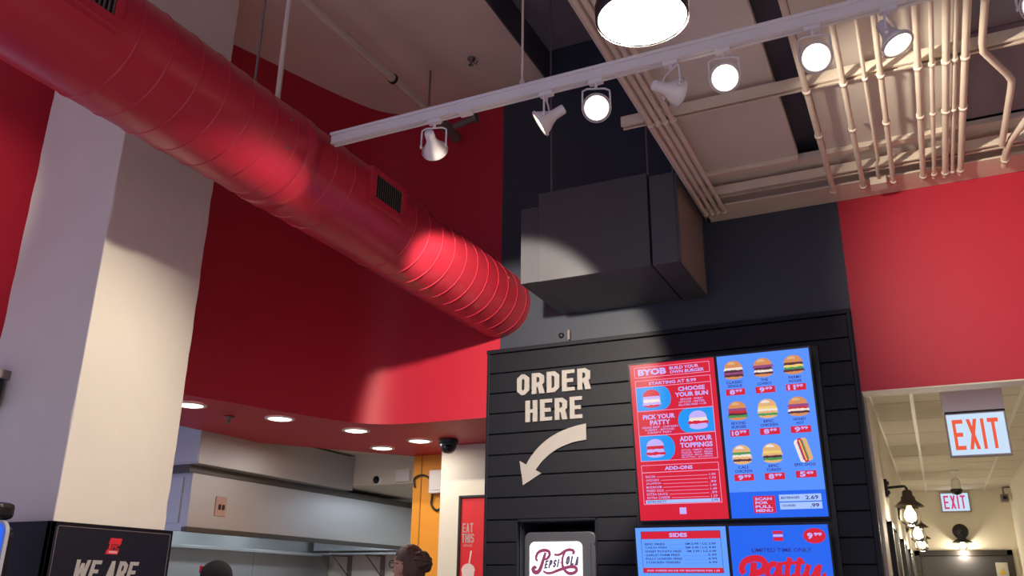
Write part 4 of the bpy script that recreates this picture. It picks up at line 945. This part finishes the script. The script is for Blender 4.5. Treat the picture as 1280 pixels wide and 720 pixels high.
# ================================================================== PEOPLE
def cap_seg(mb, a, b, ra, rb, n=12):
    a = Vector(a); b = Vector(b); d = b-a; L = d.length; pts = []; rr = []
    for i in range(5): q = -PI/2+PI/2*i/5; pts.append(a+d.normalized()*ra*math.sin(q)); rr.append(max(.001, ra*math.cos(q)))
    for i in range(1, 6): pts.append(a+d*(i-1)/5 if i < 6 else b); rr.append(ra+(rb-ra)*(i-1)/5)
    for i in range(6): q = PI/2*i/5; pts.append(b+d.normalized()*rb*math.sin(q)); rr.append(max(.001, rb*math.cos(q)))
    mb.tube(pts, rr, n)
def body_mesh(mb, hgt, arms, part='all', g=0.):
    """figure facing +X, feet at z=0; g inflates (clothes)"""
    k = hgt/1.75
    def seg(a, b, ra, rb): cap_seg(mb, Vector(a)*k, Vector(b)*k, ra*k+g, rb*k+g)
    def el(c, r): mb.ell(Vector(c)*k, [v*k+g for v in r], nu=20, nv=14)
    if part in ('all', 'torso'):
        el((0, 0, .98), (.115, .165, .13)); el((.005, 0, 1.15), (.105, .145, .17)); el((.0, 0, 1.33), (.115, .175, .15)); seg((-.01, -.15, 1.41), (-.01, .15, 1.41), .06, .06)
        seg((-.02, 0, 1.42), (-.008, 0, 1.49), .075, .06)
    if part == 'all':
        seg((-.01, 0, 1.44), (.0, 0, 1.58), .055, .055)
        el((.005, 0, 1.645), (.098, .076, .115)); el((.045, 0, 1.575), (.055, .055, .06)); el((.02, 0, 1.60), (.07, .066, .07))
        seg((.095, 0, 1.645), (.112, 0, 1.612), .010, .015); seg((.085, -.014, 1.578), (.085, .014, 1.578), .011, .011)
        for s in (-1, 1): el((-.002, s*.080, 1.628), (.024, .013, .037)); el((.085, s*.032, 1.655), (.014, .016, .010))
    for s in (-1, 1):
        sh = Vector((-.01, s*.195, 1.40)); eb = Vector(arms[0]); eb = Vector((eb.x, s*eb.y, eb.z)); wr = Vector(arms[1]); wr = Vector((wr.x, s*wr.y, wr.z))
        if part in ('all', 'torso'):
            end = eb if part == 'all' else sh+(eb-sh)*.8
            seg(sh, end, .052, .043 if part == 'all' else .048)
        if part == 'all':
            seg(eb, wr, .041, .028)
            d = (wr-eb).normalized(); pc = wr+d*.05; mb.ell(pc*k, (.042*k, .024*k, .03*k), nu=12, nv=8); seg(wr, pc, .027, .026)
            side = Vector((0, 0, 1)).cross(d).normalized() if abs(d.z) < .9 else Vector((1, 0, 0)); up = d.cross(side)
            for fi, ln_ in enumerate((.075, .085, .08, .062)):
                b0 = pc+d*.03+up*(.03-.02*fi); m_ = b0+d*ln_*.55-side*s*.008; seg(b0, m_, .0095, .009); seg(m_, m_+d*ln_*.4-side*s*.022, .009, .0075)
            th = pc+up*.03-d*.02; seg(th, th+up*.035+d*.03, .012, .010); seg(th+up*.035+d*.03, th+up*.04+d*.06, .010, .008)
        if part in ('all', 'legs'):
            hp = Vector((0, s*.095, .95)); kn = Vector((.02, s*.105, .50)); an = Vector((-.02, s*.11, .09))
            seg(hp, kn, .085, .058); seg(kn, an, .056, .042 if part == 'legs' else .037)
            if part == 'all': seg(an+Vector((-.03, 0, -.045)), an+Vector((.15, s*.015, -.055)), .042, .034)
    if part == 'legs': el((0, 0, .95), (.115, .165, .12))
def remeshed(o, vox):
    r = o.modifiers.new('remesh', 'REMESH'); r.mode = 'VOXEL'; r.voxel_size = vox; r.use_smooth_shade = True
    s = o.modifiers.new('smooth', 'SMOOTH'); s.iterations = 3; s.factor = .5
def person(label, loc, rz, hgt, arms):
    t = thing('person', label, 'person', loc, (0, 0, rz))
    mb = MB(); body_mesh(mb, hgt, arms); o = mb.build('body', M_skin, t); remeshed(o, .0075)
    mb = MB(); body_mesh(mb, hgt, arms, 'torso', .012); o = mb.build('shirt', M_cloth, t); remeshed(o, .012)
    mb = MB(); body_mesh(mb, hgt, arms, 'legs', .012); o = mb.build('trousers', M_trouser, t); remeshed(o, .014)
    for s in (-1, 1):
        k = hgt/1.75; b = MB(); b.bev(-.07*k, .19*k, (s*.12-.05)*k, (s*.12+.05)*k, 0, .09*k, .03); b.build('shoe', M_bezel, t)
    return t
# person with bun
HG = 1.75; k = HG/1.75
p1 = person('person in black top with brown bun and glasses, facing the kitchen', (-2.985, 4.78, 0), PI-.12, HG, ((.06, .25, 1.12), (.28, .20, 1.08)))
b = MB()
def hairkeep(c): 
    q = (c-Vector((.0, 0, 1.65))*k)
    return not (q.x > .035*k and q.z < .055*k) and not (q.z < -.085*k) and not (q.x > -.03*k and abs(q.y) > .05*k and q.z < .012*k)
b.ell(Vector((-.004, 0, 1.652))*k, (.112*k, .088*k, .122*k), nu=28, nv=20, keep=hairkeep); b.ell(Vector((-.02, 0, 1.63))*k, (.102*k, .084*k, .115*k), nu=28, nv=20, keep=hairkeep)
hr = b.build('hair', M_hair, p1)
b = MB(); b.ell(Vector((-.108, 0, 1.664))*k, (.050*k, .056*k, .058*k), nu=18, nv=12); b.ell(Vector((-.125, .012, 1.684))*k, (.034*k, .036*k, .036*k), nu=14, nv=10)
for j in range(4): b.tube([Vector((-.108+.05*math.cos(a), .058*math.sin(a)*math.cos(j*.8), 1.664+.058*math.sin(a)*math.sin(j*.8+.3)))*k for a in [2*PI*i/16 for i in range(16)]], .012*k, 6, closed=True)
b.build('bun', M_hair, hr)
gl = MB()
for s in (-1, 1):
    gl.tube([Vector((.108, s*.034+.027*math.cos(a), 1.652+.022*math.sin(a)))*k for a in [2*PI*i/14 for i in range(14)]], .0032, 6, closed=True)
    gl.tube([Vector((.106, s*.062, 1.657))*k, Vector((.05, s*.083, 1.657))*k, Vector((-.02, s*.085, 1.65))*k], .0032, 6)
gl.tube([Vector((.109, -.008, 1.655))*k, Vector((.109, .008, 1.655))*k], .003, 6); gl.build('glasses', M_bezel, p1)
# person with cap
HG2 = 1.655; k = HG2/1.75
p2 = person('person in a black cap with red patch behind the counter', (-4.50, 4.72, 0), PI+.45, HG2, ((.06, .25, 1.12), (.28, .20, 1.08)))
b = MB(); b.ell(Vector((-.004, 0, 1.668))*k, (.116*k, .096*k, .108*k), nu=26, nv=18, keep=lambda c: c.z > 1.665*k)
b.lathe([(.113*k, 0), (.115*k, .012), (.113*k, .02)], 26, M=Matrix.Translation((-.004*k, 0, 1.657*k)) @ Matrix.Diagonal((1, .85, 1, 1)))
cp_ = b.build('cap', M_cloth, p2)
b = MB(); br = [(.07+.115*math.cos(a), .088*math.sin(a)) for a in [-PI/2+PI*i/12 for i in range(13)]]
b.prism([(x*k, y*k) for x, y in br], 1.655*k, 1.662*k, plane='XY'); b.build('brim', M_cloth, cp_)
b = MB(); b.bev(.100*k, .116*k, -.028*k, .028*k, 1.685*k, 1.735*k, .004); b.build('patch', M_capred, cp_)
b = MB(); b.ell(Vector((-.012, 0, 1.64))*k, (.105*k, .084*k, .115*k), nu=24, nv=18, keep=lambda c: c.z < 1.67*k and c.z > 1.57*k and c.x < .0); b.build('hair', M_hair, p2)

# small print too fine to pick apart letter by letter
for o in bpy.data.objects:
    if o.type == 'MESH' and o.parent and any(q in o.name for q in ('lettering', 'price_lines', 'dotted_lines', 'frame_lines', 'screws', 'logo_capitals', 'fixing_rods')): o['kind'] = 'stuff'
